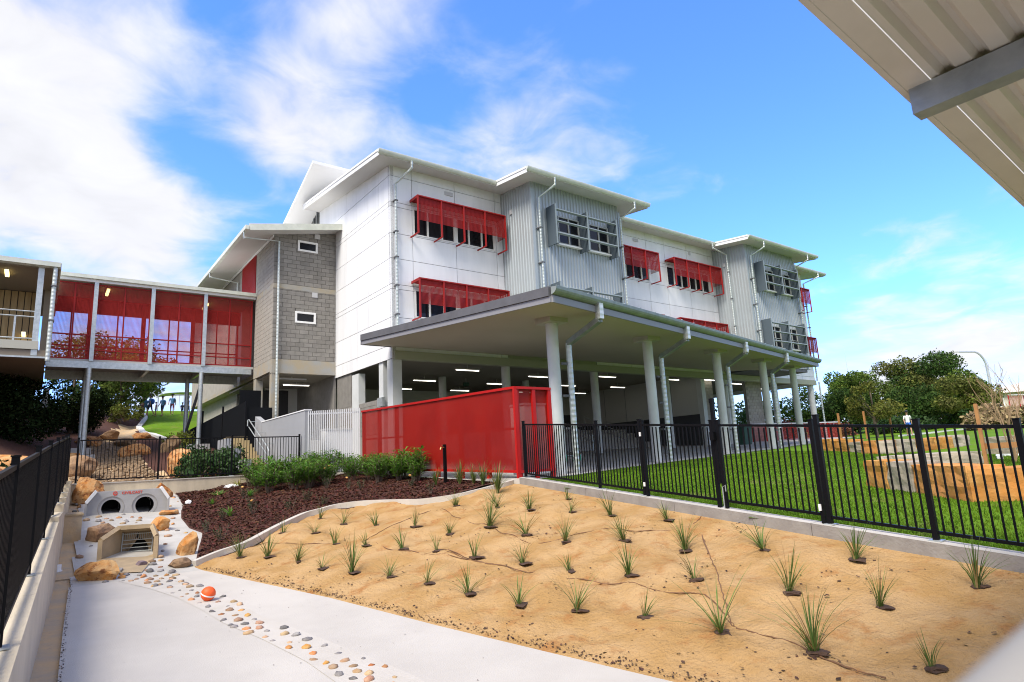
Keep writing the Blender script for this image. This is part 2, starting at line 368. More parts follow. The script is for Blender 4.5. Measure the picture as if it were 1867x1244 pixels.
DATA={"tufts": [[3.047, 12.233, 0], [3.327, 11.564, 0], [3.566, 10.734, 0], [3.669, 9.893, 0], [3.869, 9.215, 0], [4.063, 8.368, 0], [4.903, 13.337, 0], [4.407, 12.302, 0], [4.395, 11.227, 0], [5.046, 12.44, 0], [5.319, 11.514, 0], [4.551, 10.26, 0], [4.83, 9.471, 0], [5.622, 10.505, 0], [6.882, 11.137, 0], [4.026, 13.004, 0], [5.824, 9.641, 0], [6.944, 11.155, 0], [7.267, 10.213, 0], [7.196, 9.106, 0], [7.521, 8.353, 0], [7.597, 7.475, 0], [6.18, 8.919, 0], [6.214, 7.985, 0], [5.029, 8.709, 0], [5.145, 7.835, 0], [5.402, 7.05, 0], [6.234, 7.082, 0], [5.429, 6.137, 0], [6.557, 6.242, 0], [7.716, 6.412, 0], [6.836, 5.431, 0], [5.89, 4.596, 0], [5.65, 5.338, 0], [4.914, 4.476, 0], [4.689, 5.215, 0], [4.46, 5.927, 0], [4.324, 6.771, 0], [4.211, 7.567, 0], [8.2, 9.183, 0], [7.084, 4.467, 0], [7.151, 3.413, 0], [6.959, 2.271, 0], [6.102, 3.614, 0], [6.186, 2.801, 0], [5.047, 3.705, 0], [5.123, 2.882, 0], [5.33, 2.119, 0]], "peb": [[1.696, 11.677], [1.599, 11.317], [1.671, 11.354], [1.762, 11.008], [1.768, 11.909], [1.824, 11.542], [1.898, 11.769], [1.958, 11.368], [1.984, 11.079], [1.998, 10.827], [1.83, 10.671], [1.957, 10.514], [2.12, 10.741], [1.717, 10.534], [1.863, 10.299], [1.775, 10.173], [1.987, 10.254], [1.937, 10.006], [1.833, 9.849], [1.879, 9.563], [2.204, 9.708], [2.09, 9.432], [2.238, 9.271], [2.267, 9.051], [1.92, 9.23], [2.123, 9.075], [1.901, 8.917], [2.092, 8.829], [2.199, 8.702], [2.078, 8.5], [1.958, 8.666], [2.187, 8.374], [1.912, 8.361], [2.041, 8.216], [2.198, 8.127], [1.925, 8.069], [1.945, 7.947], [2.052, 7.977], [2.017, 7.755], [1.993, 7.571], [2.208, 7.911], [2.145, 7.69], [2.164, 7.506], [2.093, 7.278], [2.113, 7.083], [2.346, 7.478], [2.285, 7.231], [2.356, 7.105], [2.224, 6.899], [2.158, 6.723], [2.385, 6.847], [2.293, 6.603], [2.448, 6.528], [2.275, 6.368], [2.217, 6.189], [2.459, 6.192], [2.426, 5.95], [2.27, 6.009], [2.279, 5.85], [2.426, 5.755], [2.583, 5.881], [2.556, 5.659], [2.634, 5.54], [2.391, 5.594], [2.457, 5.475], [2.247, 5.626], [2.303, 5.448], [2.586, 5.243], [1.991, 12.376], [1.876, 12.164], [2.001, 12.061], [2.393, 5.334], [2.379, 5.113], [2.521, 4.942], [2.508, 5.119], [2.279, 5.164], [2.524, 4.782], [1.0, 21.739], [0.964, 20.756], [1.003, 20.266], [1.136, 20.95], [0.89, 19.507], [0.917, 17.929], [1.076, 18.125], [1.328, 18.398], [1.296, 17.891], [1.363, 17.638], [1.544, 17.849], [1.457, 18.094], [1.704, 18.055], [1.847, 18.491], [1.814, 17.472], [1.718, 17.286], [1.969, 18.023], [1.828, 17.682], [1.972, 17.205], [2.07, 17.466], [2.123, 17.811], [3.26, 20.633], [3.737, 22.79], [3.274, 19.993], [2.986, 19.288], [2.776, 17.43], [2.653, 16.704], [2.442, 16.048], [2.618, 15.876], [2.361, 15.354], [2.727, 15.522], [2.216, 14.637], [2.091, 14.07], [1.991, 13.594], [1.954, 13.324], [1.802, 13.289], [1.805, 13.078], [1.881, 12.843], [1.844, 12.572], [1.701, 12.625], [1.666, 12.726], [1.284, 12.678], [1.273, 12.468], [1.267, 12.233], [1.37, 12.101], [1.453, 12.188], [1.529, 12.471], [1.344, 12.589], [1.567, 12.338], [1.731, 12.249], [1.768, 11.909], [1.565, 11.95], [1.613, 11.979], [1.679, 11.693], [1.879, 12.151], [1.99, 12.367], [1.996, 12.049], [1.895, 11.748], [1.835, 11.548], [1.537, 11.664], [1.587, 11.324], [1.67, 11.362], [1.963, 11.376], [1.992, 11.106], [1.764, 11.034], [2.121, 10.738], [1.997, 10.807], [0.993, 15.175], [0.768, 14.302], [1.039, 12.339], [3.24, 23.27], [3.084, 23.218], [2.319, 23.234], [3.861, 23.935], [3.491, 23.552]], "edging": [[2.372, 12.595], [2.816, 12.764], [3.253, 12.849], [3.724, 13.262], [4.106, 13.618], [4.83, 14.184], [5.248, 14.246], [5.649, 14.286], [6.013, 14.042], [6.299, 13.567], [6.574, 12.938], [6.827, 12.393], [7.375, 11.934], [7.819, 11.82], [8.314, 11.776], [8.708, 11.78], [9.228, 12.039]], "seams": [[[3.375, 12.84], [3.596, 12.519], [3.968, 11.913], [4.335, 11.358], [4.5, 10.676], [4.885, 10.828], [5.333, 10.923], [6.058, 11.206], [6.415, 11.294]], [[4.7, 10.35], [4.763, 9.52], [4.862, 9.129], [4.869, 8.763], [5.107, 8.704], [5.078, 7.984], [5.168, 7.398], [4.882, 8.778], [5.049, 8.481], [5.055, 7.859], [5.163, 7.317], [5.184, 6.831], [5.223, 6.409], [5.312, 6.172]], [[5.274, 6.001], [5.36, 5.812], [5.43, 5.358], [5.479, 5.16], [5.478, 4.952], [5.514, 4.784], [5.565, 4.451], [5.569, 4.355], [5.568, 4.225], [5.44, 3.955], [5.241, 3.712], [5.219, 3.519], [5.164, 3.335], [5.141, 3.009], [5.088, 2.809], [5.033, 2.507], [5.042, 2.326]], [[6.707, 11.422], [6.444, 10.458], [6.353, 9.889], [6.207, 8.855], [6.083, 8.296], [6.036, 7.784], [6.12, 7.548], [6.35, 7.327], [6.644, 7.061], [6.927, 6.752], [7.024, 6.358], [7.171, 6.22], [7.286, 5.933], [7.571, 5.902], [7.879, 5.972], [8.326, 6.134]], [[7.591, 5.736], [7.152, 5.34], [6.764, 5.018], [7.524, 5.675], [6.767, 5.008], [6.213, 4.534], [5.79, 4.186], [5.468, 3.905], [5.244, 3.705]]], "boulders": {"A": [1.862, 21.755, 0.79, 0.67], "B": [2.964, 20.919, 0.44, 0.35], "Cf": [2.775, 18.069, 0.5, 0.14], "D": [2.244, 16.118, 0.53, 0.31], "E": [1.131, 15.567, 0.47, 0.33], "F": [2.28, 13.601, 0.41, 0.43], "G": [2.152, 12.732, 0.37, 0.16], "H": [0.961, 12.51, 0.51, 0.27], "I": [1.602, 13.12, 0.18, 0.11]}, "plants": [["ginger", 6.014, 23.111], ["ginger", 5.742, 20.979], ["ginger", 5.82, 20.265], ["ginger", 6.993, 23.266], ["ginger", 7.168, 22.961], ["ginger", 7.832, 24.005], ["ginger", 8.067, 23.512], ["ginger", 8.965, 25.055], ["ginger", 8.741, 23.446], ["ginger", 8.559, 22.203], ["ginger", 8.729, 21.63], ["ginger", 8.596, 20.498], ["ginger", 8.738, 19.943], ["ginger", 8.639, 18.89], ["ginger", 8.554, 17.936], ["ginger", 8.889, 17.78], ["ginger", 9.055, 17.397], ["ginger", 9.663, 17.842], ["ginger", 5.429, 18.888], ["ginger", 5.949, 18.342], ["ginger", 6.503, 19.209], ["ginger", 6.568, 18.729], ["ginger", 8.369, 21.283], ["ginger", 9.736, 23.513], ["ginger", 10.723, 24.02], ["ginger", 11.658, 24.875], ["ginger", 11.962, 24.196], ["ginger", 12.226, 23.609], ["ginger", 11.794, 21.765], ["shrub", 6.707, 17.743], ["shrub", 6.899, 16.663], ["shrub", 7.027, 16.042], ["shrub", 5.555, 16.051], ["shrub", 5.568, 15.023], ["shrub", 7.605, 13.379], ["shrub", 7.776, 14.699], ["shrub", 4.932, 15.408], ["shrub", 4.25, 15.98], ["shrub", 4.458, 17.06], ["shrub", 8.416, 17.338], ["shrub", 4.671, 18.511], ["reed", 8.27, 14.264], ["reed", 8.531, 13.54], ["reed", 9.751, 14.301], ["reed", 9.077, 13.735], ["reed", 8.095, 11.307], ["strap", 4.276, 19.952], ["strap", 3.879, 18.549], ["shrub", 3.599, 16.061], ["shrub", 3.091, 15.287], ["shrub", 3.113, 14.004], ["yellow", 5.955, 24.485], ["strap", 4.296, 19.735], ["strap", 4.872, 18.768], ["strap", 3.828, 16.39]], "misc": {"tap": [9.642, 16.079], "white": [4.934, 21.104], "white2": [3.383, 19.496], "ball": [1.965, 9.485]}}
# ============================================================ terrain
def ZL(Y):
    Y=np.asarray(Y,float); return np.where(Y<12.3,.60+.027*Y,.932+.1215*(Y-12.3))
XRY=[-6,3.58,4.84,6.35,8.57,12.55,13.95,15.39,16.07,17.39,19.46,21.7]
XRX=[6.2,4.22,3.96,3.66,3.28,2.37,2.69,3.02,2.89,2.94,3.27,3.45]
def XR(Y): return np.interp(Y,XRY,XRX)
def XK(Y): Y=np.asarray(Y,float); return np.where(Y<11.5,7.14+.155*Y,8.92)
def ZK(Y): Y=np.asarray(Y,float); return np.where(Y<11.5,1.22+.078*Y-.15,1.967+.045*(Y-11.5))
def ZT(X,Y):
    X=np.asarray(X,float); Y=np.asarray(Y,float)
    u=np.clip((X-XR(Y))/(XK(Y)-XR(Y)),0,1)
    return ZL(Y)+(ZK(Y)-ZL(Y))*u**.9
def zt(x,y): return float(ZT(x,y))
def KZ(y): return 1.22+.078*y           # top of the kerb under the right-hand fence
def KX(y): return 7.26+.155*y
EDG=DATA['edging']
EX=np.array([p[0] for p in EDG]); EY=np.array([p[1] for p in EDG])
def edge_y(X): return np.interp(X,EX,EY)
# base ground far below everything, to the horizon
MB().quad((-900,-900,-.6),(1200,-900,-.6),(1200,1500,-.6),(-900,1500,-.6)).build('ground','ground_far',kind='structure')
# ---- path: slab, pebble strip set into it
ys=np.linspace(-3,12.3,60)
def strip_mesh(name,m,fa,fb,ys,zf,nx=2,dz=0,**p):
    v=[];f=[]
    for y in ys:
        a,b=fa(y),fb(y)
        for k in range(nx):
            x=a+(b-a)*k/(nx-1); v.append((x,y,float(zf(x,y))+dz))
    for i in range(len(ys)-1):
        for k in range(nx-1):
            q=i*nx+k; f.append((q,q+1,q+nx+1,q+nx))
    me=bpy.data.meshes.new(name); me.from_pydata(v,[],f); me.materials.append(MATS[m]); me.update()
    me.polygons.foreach_set('use_smooth',[True]*len(f))
    o=bpy.data.objects.new(name,me); COL.objects.link(o)
    for k,v_ in p.items(): o[k]=v_
    return o
FL=lambda x,y: ZL(y)
PLX=lambda y: float(np.interp(y,[-3,7.2,9.3,12.5],[.20,.30,.40,.57]))
path=strip_mesh('concrete_path','concrete_path',PLX,lambda y: float(XR(y))+.03,ys,FL,nx=2,kind='structure')
PSX=[(4.2,2.42,.62),(5.2,2.44,.56),(6.2,2.38,.46),(7.2,2.26,.42),(8.2,2.10,.42),(9.2,2.05,.46),(10.2,1.97,.52),(11.2,1.82,.62),(12.2,1.66,.9)]
pc=lambda y: float(np.interp(y,[a for a,_,_ in PSX],[b for _,b,_ in PSX])); pw=lambda y: float(np.interp(y,[a for a,_,_ in PSX],[c for _,_,c in PSX]))
ps=strip_mesh('pebble_strip','strip_conc',lambda y: pc(y)-pw(y)/2,lambda y: pc(y)+pw(y)/2,np.linspace(1,12.25,60),FL,nx=2,dz=.004,kind='structure')
# ---- drain floor: concrete apron climbing to the back wall
def ZD(X,Y): return ZL(Y)+fnoise(np.asarray(X,float),np.asarray(Y,float),.35,.012,3)*np.clip((np.asarray(Y)-12.3)/1.5,0,1)
drain=link('drain_floor',grid_mesh('drain_floor',.2,4.0,50,12.27,21.6,110,lambda X,Y:ZD(X,Y)+.0,'drain_conc',keep=lambda x,y:(x<XR(y)+.12)&(x>.60+.055*np.clip(y-12.5,0,9))),kind='structure')
# ---- channel beside the wall
WX=lambda y: -.30+.054*y        # inner face of the left wall
chan=strip_mesh('channel_floor','tan_channel',lambda y:WX(y)-.02,lambda y:PLX(y)+.04,np.linspace(-3,13,50),lambda x,y:ZL(y)-.035,nx=2,kind='structure')
strip_mesh('channel_floor','tan_channel',lambda y:WX(y)-.02,lambda y:.66+.055*max(0,y-12.5),np.linspace(12.9,21.6,30),lambda x,y:ZL(y)-.035,nx=2,kind='structure')
# ---- mat-covered bank and mulch bed, one height field
def ZS(X,Y):
    u=np.clip((X-XR(Y))/(XK(Y)-XR(Y)),0,1)
    w=np.clip(u*5,0,1)*np.clip((1-u)*6,0,1)
    return ZT(X,Y)+w*(fnoise(X,Y,.55,.034,5)+fnoise(X,Y,1.3,.014,9))
gx=lambda n0,n1,s:np.arange(n0,n1,s)
def bank(name,m,ya,yb,keep,step):
    # columns follow the curved borders exactly
    v=[];f=[];ysn=np.arange(ya,yb+1e-6,step); nu=130
    for y in ysn:
        xa,xb=float(XR(y))-.0,float(XK(y))
        for k in range(nu+1):
            x=xa+(xb-xa)*k/nu; v.append((x,y,0))
    v=np.array(v); v[:,2]=ZS(v[:,0],v[:,1])
    if m=='jute':
        ex=np.empty(len(v))
        for i,(x,y,_) in enumerate(v):
            a=mnoise.noise(V((x*2.1,y*1.5,3.3))); b=mnoise.noise(V((x*5.2+a,y*4.1,7.7))); c=mnoise.noise(V((x*12+b,y*9,1.7)))
            ex[i]=.030*a+.016*(1-abs(b)*2.4)*.7+.007*c-.004
        w=np.clip((v[:,0]-XR(v[:,1]))*3,0,1)*np.clip((XK(v[:,1])-v[:,0])*4,0,1); v[:,2]+=ex*w
    n=nu+1; i=np.arange(len(ysn)-1)[:,None]*n+np.arange(nu)[None,:]
    f=np.stack([i,i+1,i+n+1,i+n],-1).reshape(-1,4)
    c=v[f].mean(1); f=f[keep(c[:,0],c[:,1])]
    return link(name,np_mesh(name,v,f,m,True),kind='structure')
jute=bank('jute_matting_bank','jute',-3,14.5,lambda x,y:(y<edge_y(x)-.0)&(y<14.4)&~((x<EX[0])&(y>EY[0])),.045)
mul=bank('mulch_bed','mulch',12.5,21.6,lambda x,y:(y>edge_y(x)-.12)|(x<EX[0]),.07)
# kerb of concrete edging between mulch and matting
def smooth(pts,n=8):
    out=[]
    P=[V(p) for p in pts]
    for i in range(len(P)-1):
        a=P[max(i-1,0)];b=P[i];c=P[i+1];d=P[min(i+2,len(P)-1)]
        for k in range(n):
            t=k/n; out.append(.5*((2*b)+(c-a)*t+(2*a-5*b+4*c-d)*t*t+(3*b-a-3*c+d)*t**3))
    out.append(P[-1]); return out
ep=smooth([(x,y,zt(x,y)+.035) for x,y in EDG])
mb=MB()
for i in range(len(ep)-1): mb.bar(ep[i],ep[i+1]+(ep[i+1]-ep[i])*.12,.11,.13)
mb.build('edging_strip','kerb_conc',kind='structure')
# seams where sheets of matting overlap
mb=MB(); rnd=random.Random(4)
for s in DATA['seams']:
    pts=smooth([(x,y,0) for x,y in s],6)
    pts=[V((p.x+rnd.uniform(-.012,.012),p.y+rnd.uniform(-.012,.012),float(ZS(np.array(p.x),np.array(p.y)))+.006)) for p in pts]
    mb.tube(pts,[.0065*rnd.uniform(.6,1.3) for _ in pts],5)
stuff(mb.build('matting_seams','jute_seam',jute))
def rib(name,pts,n=0): pass
# ---- scattered chips and crumbs (real geometry, nobody could count them)
def scatter(name,m,pts,size,parent=None,flat=.35,seed=1,aspect=(1,2.6)):
    r=np.random.RandomState(seed); n=len(pts)
    L_=size*(.5+r.rand(n)); Wd=L_/ (aspect[0]+(aspect[1]-aspect[0])*r.rand(n)); th=r.rand(n)*6.283; tilt=(r.rand(n)-.5)*2*flat; t2=(r.rand(n)-.5)*2*flat
    a=np.stack([np.cos(th),np.sin(th),tilt],1)*L_[:,None]/2; b=np.stack([-np.sin(th),np.cos(th),t2],1)*Wd[:,None]/2
    c=pts; top=np.stack([c-a-b*.6,c+a*.8-b,c+a+b*.7,c-a*.7+b],1).reshape(-1,3)
    f=np.arange(n*4).reshape(-1,4)
    o=link(name,np_mesh(name,top,f,m),parent); return stuff(o)
r=np.random.RandomState(2)
n=42000; Y=12.6+r.rand(n)*9; U=r.rand(n); X=XR(Y)+.03+U*(XK(Y)-XR(Y)-.05); k=(Y>edge_y(X)+.07)|(X<EX[0]); X,Y=X[k],Y[k]
scatter('bark_chips','chips',np.stack([X,Y,ZS(X,Y)+.008+.014*r.rand(len(X))],1),.042,mul,.5,3)
n=2600; Y=-.5+r.rand(n)*12.5; U=r.rand(n)**1.4; X=XR(Y)+.03+U*(XK(Y)-XR(Y)); k=(Y<edge_y(X)-.1)&(np.sin(X*3.1+Y*1.7)+np.sin(Y*4.3-X)+r.rand(n)*2.6-1.3>.7); X,Y=X[k],Y[k]
scatter('soil_crumbs','crumb',np.stack([X,Y,ZS(X,Y)+.008],1),.026,jute,.4,5,(1,1.6))
n=1100; Y=2+r.rand(n)*10.3; X=XR(Y)+.02+np.abs(r.randn(n))*.07
scatter('soil_crumbs','crumb',np.stack([X,Y,ZT(X,Y)+.012],1),.018,jute,.5,6,(1,1.6))
n=70; Y=3.5+r.rand(n)*8; X=PLX(6)+.4+r.rand(n)*2.9; k=X<XR(Y)-.05; X,Y=X[k],Y[k]
scatter('soil_crumbs','crumb',np.stack([X,Y,ZL(Y)+.006],1),.014,path,.3,7,(1,1.5))
n=500; Y=3+r.rand(n)*10; X=np.array([PLX(y) for y in Y])+.02+r.randn(n)*.013
scatter('channel_grit','crumb',np.stack([X,Y,ZL(Y)+.004],1),.012,chan,.4,8,(1,1.3))
# ---- left wall with its stepped top, back wall, kerb
def LWZ(y): return .99+.077*y
bw=MB(); 
edges=[-3,0,2.4,4.9,7.3,9.8,12.3,14.6,15.8,17,18.2,19.4,20.5,21.6]
lw=thing('retaining_wall','long buff concrete retaining wall with stepped top carrying the black fence beside the path','wall',(0.0,9,.5))
for a,b in zip(edges[:-1],edges[1:]):
    z0,z1=LWZ(a),LWZ(b)
    if a>=12.2: z0=z1=LWZ((a+b)/2)-.02
    s=MB(); xa,xb=WX(a),WX(b); g=.006
    s.add([(xa-.34,a+g,-.4),(xa,a+g,-.4),(xb,b-g,-.4),(xb-.34,b-g,-.4),(xa-.34,a+g,z0),(xa,a+g,z0),(xb,b-g,z1),(xb-.34,b-g,z1)],
      [(0,3,2,1),(4,5,6,7),(0,1,5,4),(1,2,6,5),(2,3,7,6),(3,0,4,7)])
    s.build('wall_section','wall_conc',lw)
bwl=thing('retaining_wall','low grey concrete wall across the top of the drain under the short black fence','wall',(4,21.7,2))
for a,b in ((.87,3.1),(3.1,5.3),(5.3,7.34)):
    s=MB().box((a+.004,21.55,1.2),(b-.004,21.85,2.47)); s.build('wall_section','wall_conc',bwl)
    MB().box((a+.004,21.53,2.472),(b-.004,21.87,2.50)).build('coping','kerb_conc',bwl)
kb=thing('concrete_kerb','pale concrete kerb beam climbing along the foot of the lawn fence','kerb',(8,6,1.2))
ks=[-3,-.6,1.8,4.2,6.6,9.0,11.6]
for a,b in zip(ks[:-1],ks[1:]):
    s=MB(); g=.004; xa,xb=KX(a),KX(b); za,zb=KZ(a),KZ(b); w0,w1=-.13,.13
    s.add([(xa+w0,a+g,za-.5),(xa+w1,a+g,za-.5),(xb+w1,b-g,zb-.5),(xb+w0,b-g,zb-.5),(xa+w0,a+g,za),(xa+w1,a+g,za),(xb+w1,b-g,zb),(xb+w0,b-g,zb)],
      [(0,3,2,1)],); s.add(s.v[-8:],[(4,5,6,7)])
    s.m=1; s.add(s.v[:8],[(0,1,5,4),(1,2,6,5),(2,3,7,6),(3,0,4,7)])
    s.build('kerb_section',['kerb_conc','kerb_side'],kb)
# ---- lawn and slab (height by smooth interpolation of known spots)
CP=[(KX(y)+.1,y,KZ(y)-.05) for y in (-6,-2,1,3,5,7,9,11.4)]+[(9.7,12.0,2.03),(11.4,12.5,2.05),(16.9,13.6,2.2),(22.3,14.6,2.32),(27.4,15.8,2.44),(32.4,17.1,2.56),(36,18.5,2.66),(44,20,2.85),
 (12.9,5.7,1.68),(10.9,3.4,1.6),(10.2,2.8,1.58),(21.7,9.1,2.1),(24.2,7.2,2.0),(17.2,4.9,1.9),(24,12,2.3),(28,11.5,2.52),(34,12.7,2.68),(45,13,3.05),(60,18,3.75),(60,0,3.2),(40,-10,2.6),(90,25,4.9),(90,-10,4.3),(60,40,4.0),(20,-10,1.4),(100,60,5),(45,30,3.0),(12,-8,.9)]
cp=np.array(CP)
def tps(r2): return np.where(r2>0,r2*np.log(np.maximum(r2,1e-12)),0)
_K=tps(((cp[:,None,:2]-cp[None,:,:2])**2).sum(-1))+np.eye(len(cp))*2
_P=np.c_[np.ones(len(cp)),cp[:,:2]]
_A=np.block([[_K,_P],[_P.T,np.zeros((3,3))]]); _w=np.linalg.solve(_A,np.r_[cp[:,2],0,0,0])
def ZG(X,Y):
    X=np.asarray(X,float);Y=np.asarray(Y,float); sh=X.shape; q=np.stack([X.ravel(),Y.ravel()],1)
    out=np.empty(len(q))
    for i in range(0,len(q),20000):
        a=q[i:i+20000]; out[i:i+20000]=tps(((a[:,None]-cp[None,:,:2])**2).sum(-1))@_w[:-3]+_w[-3]+a@_w[-2:]
    return np.minimum(out,5.2).reshape(sh)
def zg(x,y): return float(ZG(np.array([x]),np.array([y]))[0])
def SE(x): return 12.0+.235*(x-9.7)      # front edge of the slab
lxs=np.unique(np.r_[np.arange(6.5,20,.35),np.arange(20,50,1),np.arange(50,131,5)]); lys=np.unique(np.r_[np.arange(-12,16,.35),np.arange(16,40,1.),np.arange(40,100,5)])
lawn=link('lawn',grid_mesh('lawn',0,1,2,0,1,2,lambda X,Y:ZG(X,Y)+fnoise(X,Y,.12,.02,8),'lawn',keep=lambda x,y:(x>KX(y)+.02)&((y<11.9)|(y<SE(x)+.3)|(x>44.5)),xs=lxs,ys=lys),kind='structure')
def ZSL(X,Y): return 2.09+.0155*(X-11.4)+.0443*(Y-12.9)
def zsl(x,y): return ZSL(x,y)
s=MB(); xs_=np.linspace(9.05,44.3,24)
for a,b in zip(xs_[:-1],xs_[1:]):
    a2=a+.01
    f=lambda x: SE(x)
    for y0,y1 in ((0,1),):
        s.quad((a2,f(a),zsl(a,f(a))),(b,f(b),zsl(b,f(b))),(b,27,zsl(b,27)),(a2,27,zsl(a,27)))
        s.quad((a2,f(a),zsl(a,f(a))-.3),(b,f(b),zsl(b,f(b))-.3),(b,f(b),zsl(b,f(b))),(a2,f(a),zsl(a,f(a))))
s.quad((9.06,12,zsl(9.05,12)-.004),(9.06,27,zsl(9.05,27)-.004),(8.9,27,zsl(9.05,27)-.004),(8.9,12,zsl(9.05,12)-.004))
slab=s.build('concrete_slab','slab_conc',kind='structure')
# grass blades on the near lawn
r=np.random.RandomState(12); n=120000
d=5+11*r.rand(n)**1.0; Y=-1+r.rand(n)*14.5; X=KX(Y)+.15+(r.rand(n)**1.5)*14; k=(Y<SE(X)-.02)|(Y<11.9); X,Y=X[k],Y[k]; n=len(X)
Zb=ZG(X,Y)+fnoise(X,Y,.12,.02,8); th=r.rand(n)*6.283; hgt=.022+.026*r.rand(n); wd=.006+.004*r.rand(n)+.0007*(X-7)
c=np.stack([X,Y,Zb-.004],1); a=np.stack([np.cos(th)*wd,np.sin(th)*wd,0*th],1); t=np.stack([(r.rand(n)-.5)*.03,(r.rand(n)-.5)*.03,hgt],1)
v=np.stack([c-a,c+a,c+t],1).reshape(-1,3)
stuff(link('grass_blades',np_mesh('grass_blades',v,np.arange(n*3).reshape(-1,3),'lawn_blades'),lawn))
# ---- ground behind the back wall: creek bed, mulch and the lawn hill
def ZN(X,Y):
    X=np.asarray(X,float); Y=np.asarray(Y,float)
    z=np.interp(Y,[-5,4,12,18,21.8,25,28,31,40.6,48,55,62,90],[.5,1.1,1.7,2.2,2.42,2.72,3.3,3.75,5.1,6.4,7.75,8.0,8.6])
    bankl=np.clip((-X-.4+np.clip((Y-20)*.05,0,.6)),0,7)*.42
    return z+bankl*np.clip((48-Y)/12,0,1)+fnoise(X,Y,.11,.06,21)
cxY=[21.8,25,28,31,36,42,50,60]; cxX=[2.6,2.3,2.2,2.5,3.0,3.9,5.2,6.0]; cwW=[3.2,2.5,2.2,2.0,1.6,1.2,.8,.5]
crx=lambda Y:np.interp(Y,cxY,cxX); crw=lambda Y:np.interp(Y,cxY,cwW)
hlX=lambda Y:np.interp(Y,[25,33,36,39,42,46,50,58],[8.2,6.4,5.2,5.0,4.9,5.1,5.9,6.3])   # border of the hill lawn
ZN2=lambda X,Y: ZN(X,Y)-.35*np.exp(-((X-crx(Y))/(crw(Y)*.8))**2)*np.clip((Y-21.8)/2,0,1)
xs_=np.unique(np.r_[np.arange(-30,-4,1.5),np.arange(-4,11,.3),np.arange(11,60,3)]); ys_=np.unique(np.r_[np.arange(-6,21.8,.8),np.arange(21.8,60,.35),np.arange(60,140,5)])
kall=lambda x,y:((x<WX(y)-.3)&(y<21.9))|((y>21.8)&((x<8.4)|(y>44)))
in_cr=lambda x,y:(np.abs(x-crx(y))<crw(y)*.55+.12*np.sin(y*2))&(y<48)&(y>21.7)
in_hl=lambda x,y:(x>hlX(y))&(y>33.5)
creek=link('creek_bed',grid_mesh('creek_bed',0,1,2,0,1,2,ZN2,'tan_channel',keep=lambda x,y:kall(x,y)&in_cr(x,y),xs=xs_,ys=ys_),kind='structure')
hill=link('hill_lawn',grid_mesh('hill_lawn',0,1,2,0,1,2,ZN2,'lawn',keep=lambda x,y:kall(x,y)&in_hl(x,y),xs=xs_,ys=ys_),kind='structure')
gar=link('garden_bank',grid_mesh('garden_bank',0,1,2,0,1,2,ZN2,'mulch',keep=lambda x,y:kall(x,y)&~in_cr(x,y)&~in_hl(x,y),xs=xs_,ys=ys_),kind='structure')
zn=lambda x,y: float(ZN2(np.array(x),np.array(y)))
mb=MB(); pts=smooth([(float(hlX(y)),y,zn(float(hlX(y)),y)+.06) for y in (35,36.5,38,39.3,41,42.5,44,46,48,50,53)],4)
for a,b in zip(pts[:-1],pts[1:]): mb.bar(a,b,.28,.12)
mb.build('edging_strip','precast_edge',kind='structure')
r=np.random.RandomState(31); n=5200; Y=22+r.rand(n)*16; X=crx(Y)+(r.rand(n)-.5)*1.15*crw(Y)
# ---------------------------------------------------------------- rocks
import bmesh
def rock_mesh(name,m,dims,seed,sub=2,cuts=9,rough=.06):
    if sub==3 or cuts==10: sub=3; cuts=15; rough=.13
    rn=random.Random(seed); bm=bmesh.new(); bmesh.ops.create_icosphere(bm,subdivisions=sub,radius=1)
    pl=[]
    for _ in range(cuts):
        d=V((rn.gauss(0,1),rn.gauss(0,1),rn.gauss(0,.8))).normalized(); pl.append((d,rn.uniform(.5,.74) if sub==3 else rn.uniform(.55,.82)))
    for v in bm.verts:
        for d,k in pl:
            t=v.co.dot(d)
            if t>k: v.co-=d*(t-k)
        v.co*=1+rough*(mnoise.noise(v.co*2.3+V((seed,0,0)))+.5*mnoise.noise(v.co*6+V((seed,3,0))))
    for v in bm.verts: v.co=V((v.co.x*dims[0]*.62,v.co.y*dims[1]*.62,v.co.z*dims[2]*.62+dims[2]*.36))*(1.1 if sub==3 else 1)
    me=bpy.data.meshes.new(name); bm.to_mesh(me); bm.free(); me.materials.append(MATS[m]); return me
pebm=[rock_mesh('pebble',mm,(1,.72,.6),40+i,1,5,.12) for i,mm in enumerate(['peb_tan','peb_grey','peb_orange','peb_tan','peb_grey'])]
for me in pebm: me.polygons.foreach_set('use_smooth',[True]*len(me.polygons))
rnd=random.Random(8)
for x,y in DATA['peb']:
    if y>21.4: continue
    if x>XR(y): continue
    d=.095*rnd.uniform(.65,1.3)*(1.35 if y>12.3 else 1)
    par=path if y<12.3 else drain
    inst('pebble',rnd.choice(pebm),par,(x,y,float(ZL(y))-.012),(rnd.uniform(-.15,.15),rnd.uniform(-.15,.15),rnd.uniform(0,3.1)),(d,d*rnd.uniform(.85,1.2),d*.8))
for i in range(26):
    y=21.3-rnd.random()*.25; x=rnd.uniform(1.7,3.3); d=.1
    inst('pebble',rnd.choice(pebm),drain,(x,y,float(ZL(y))-.012),(0,0,rnd.uniform(0,3)),(d,d,d*.8))
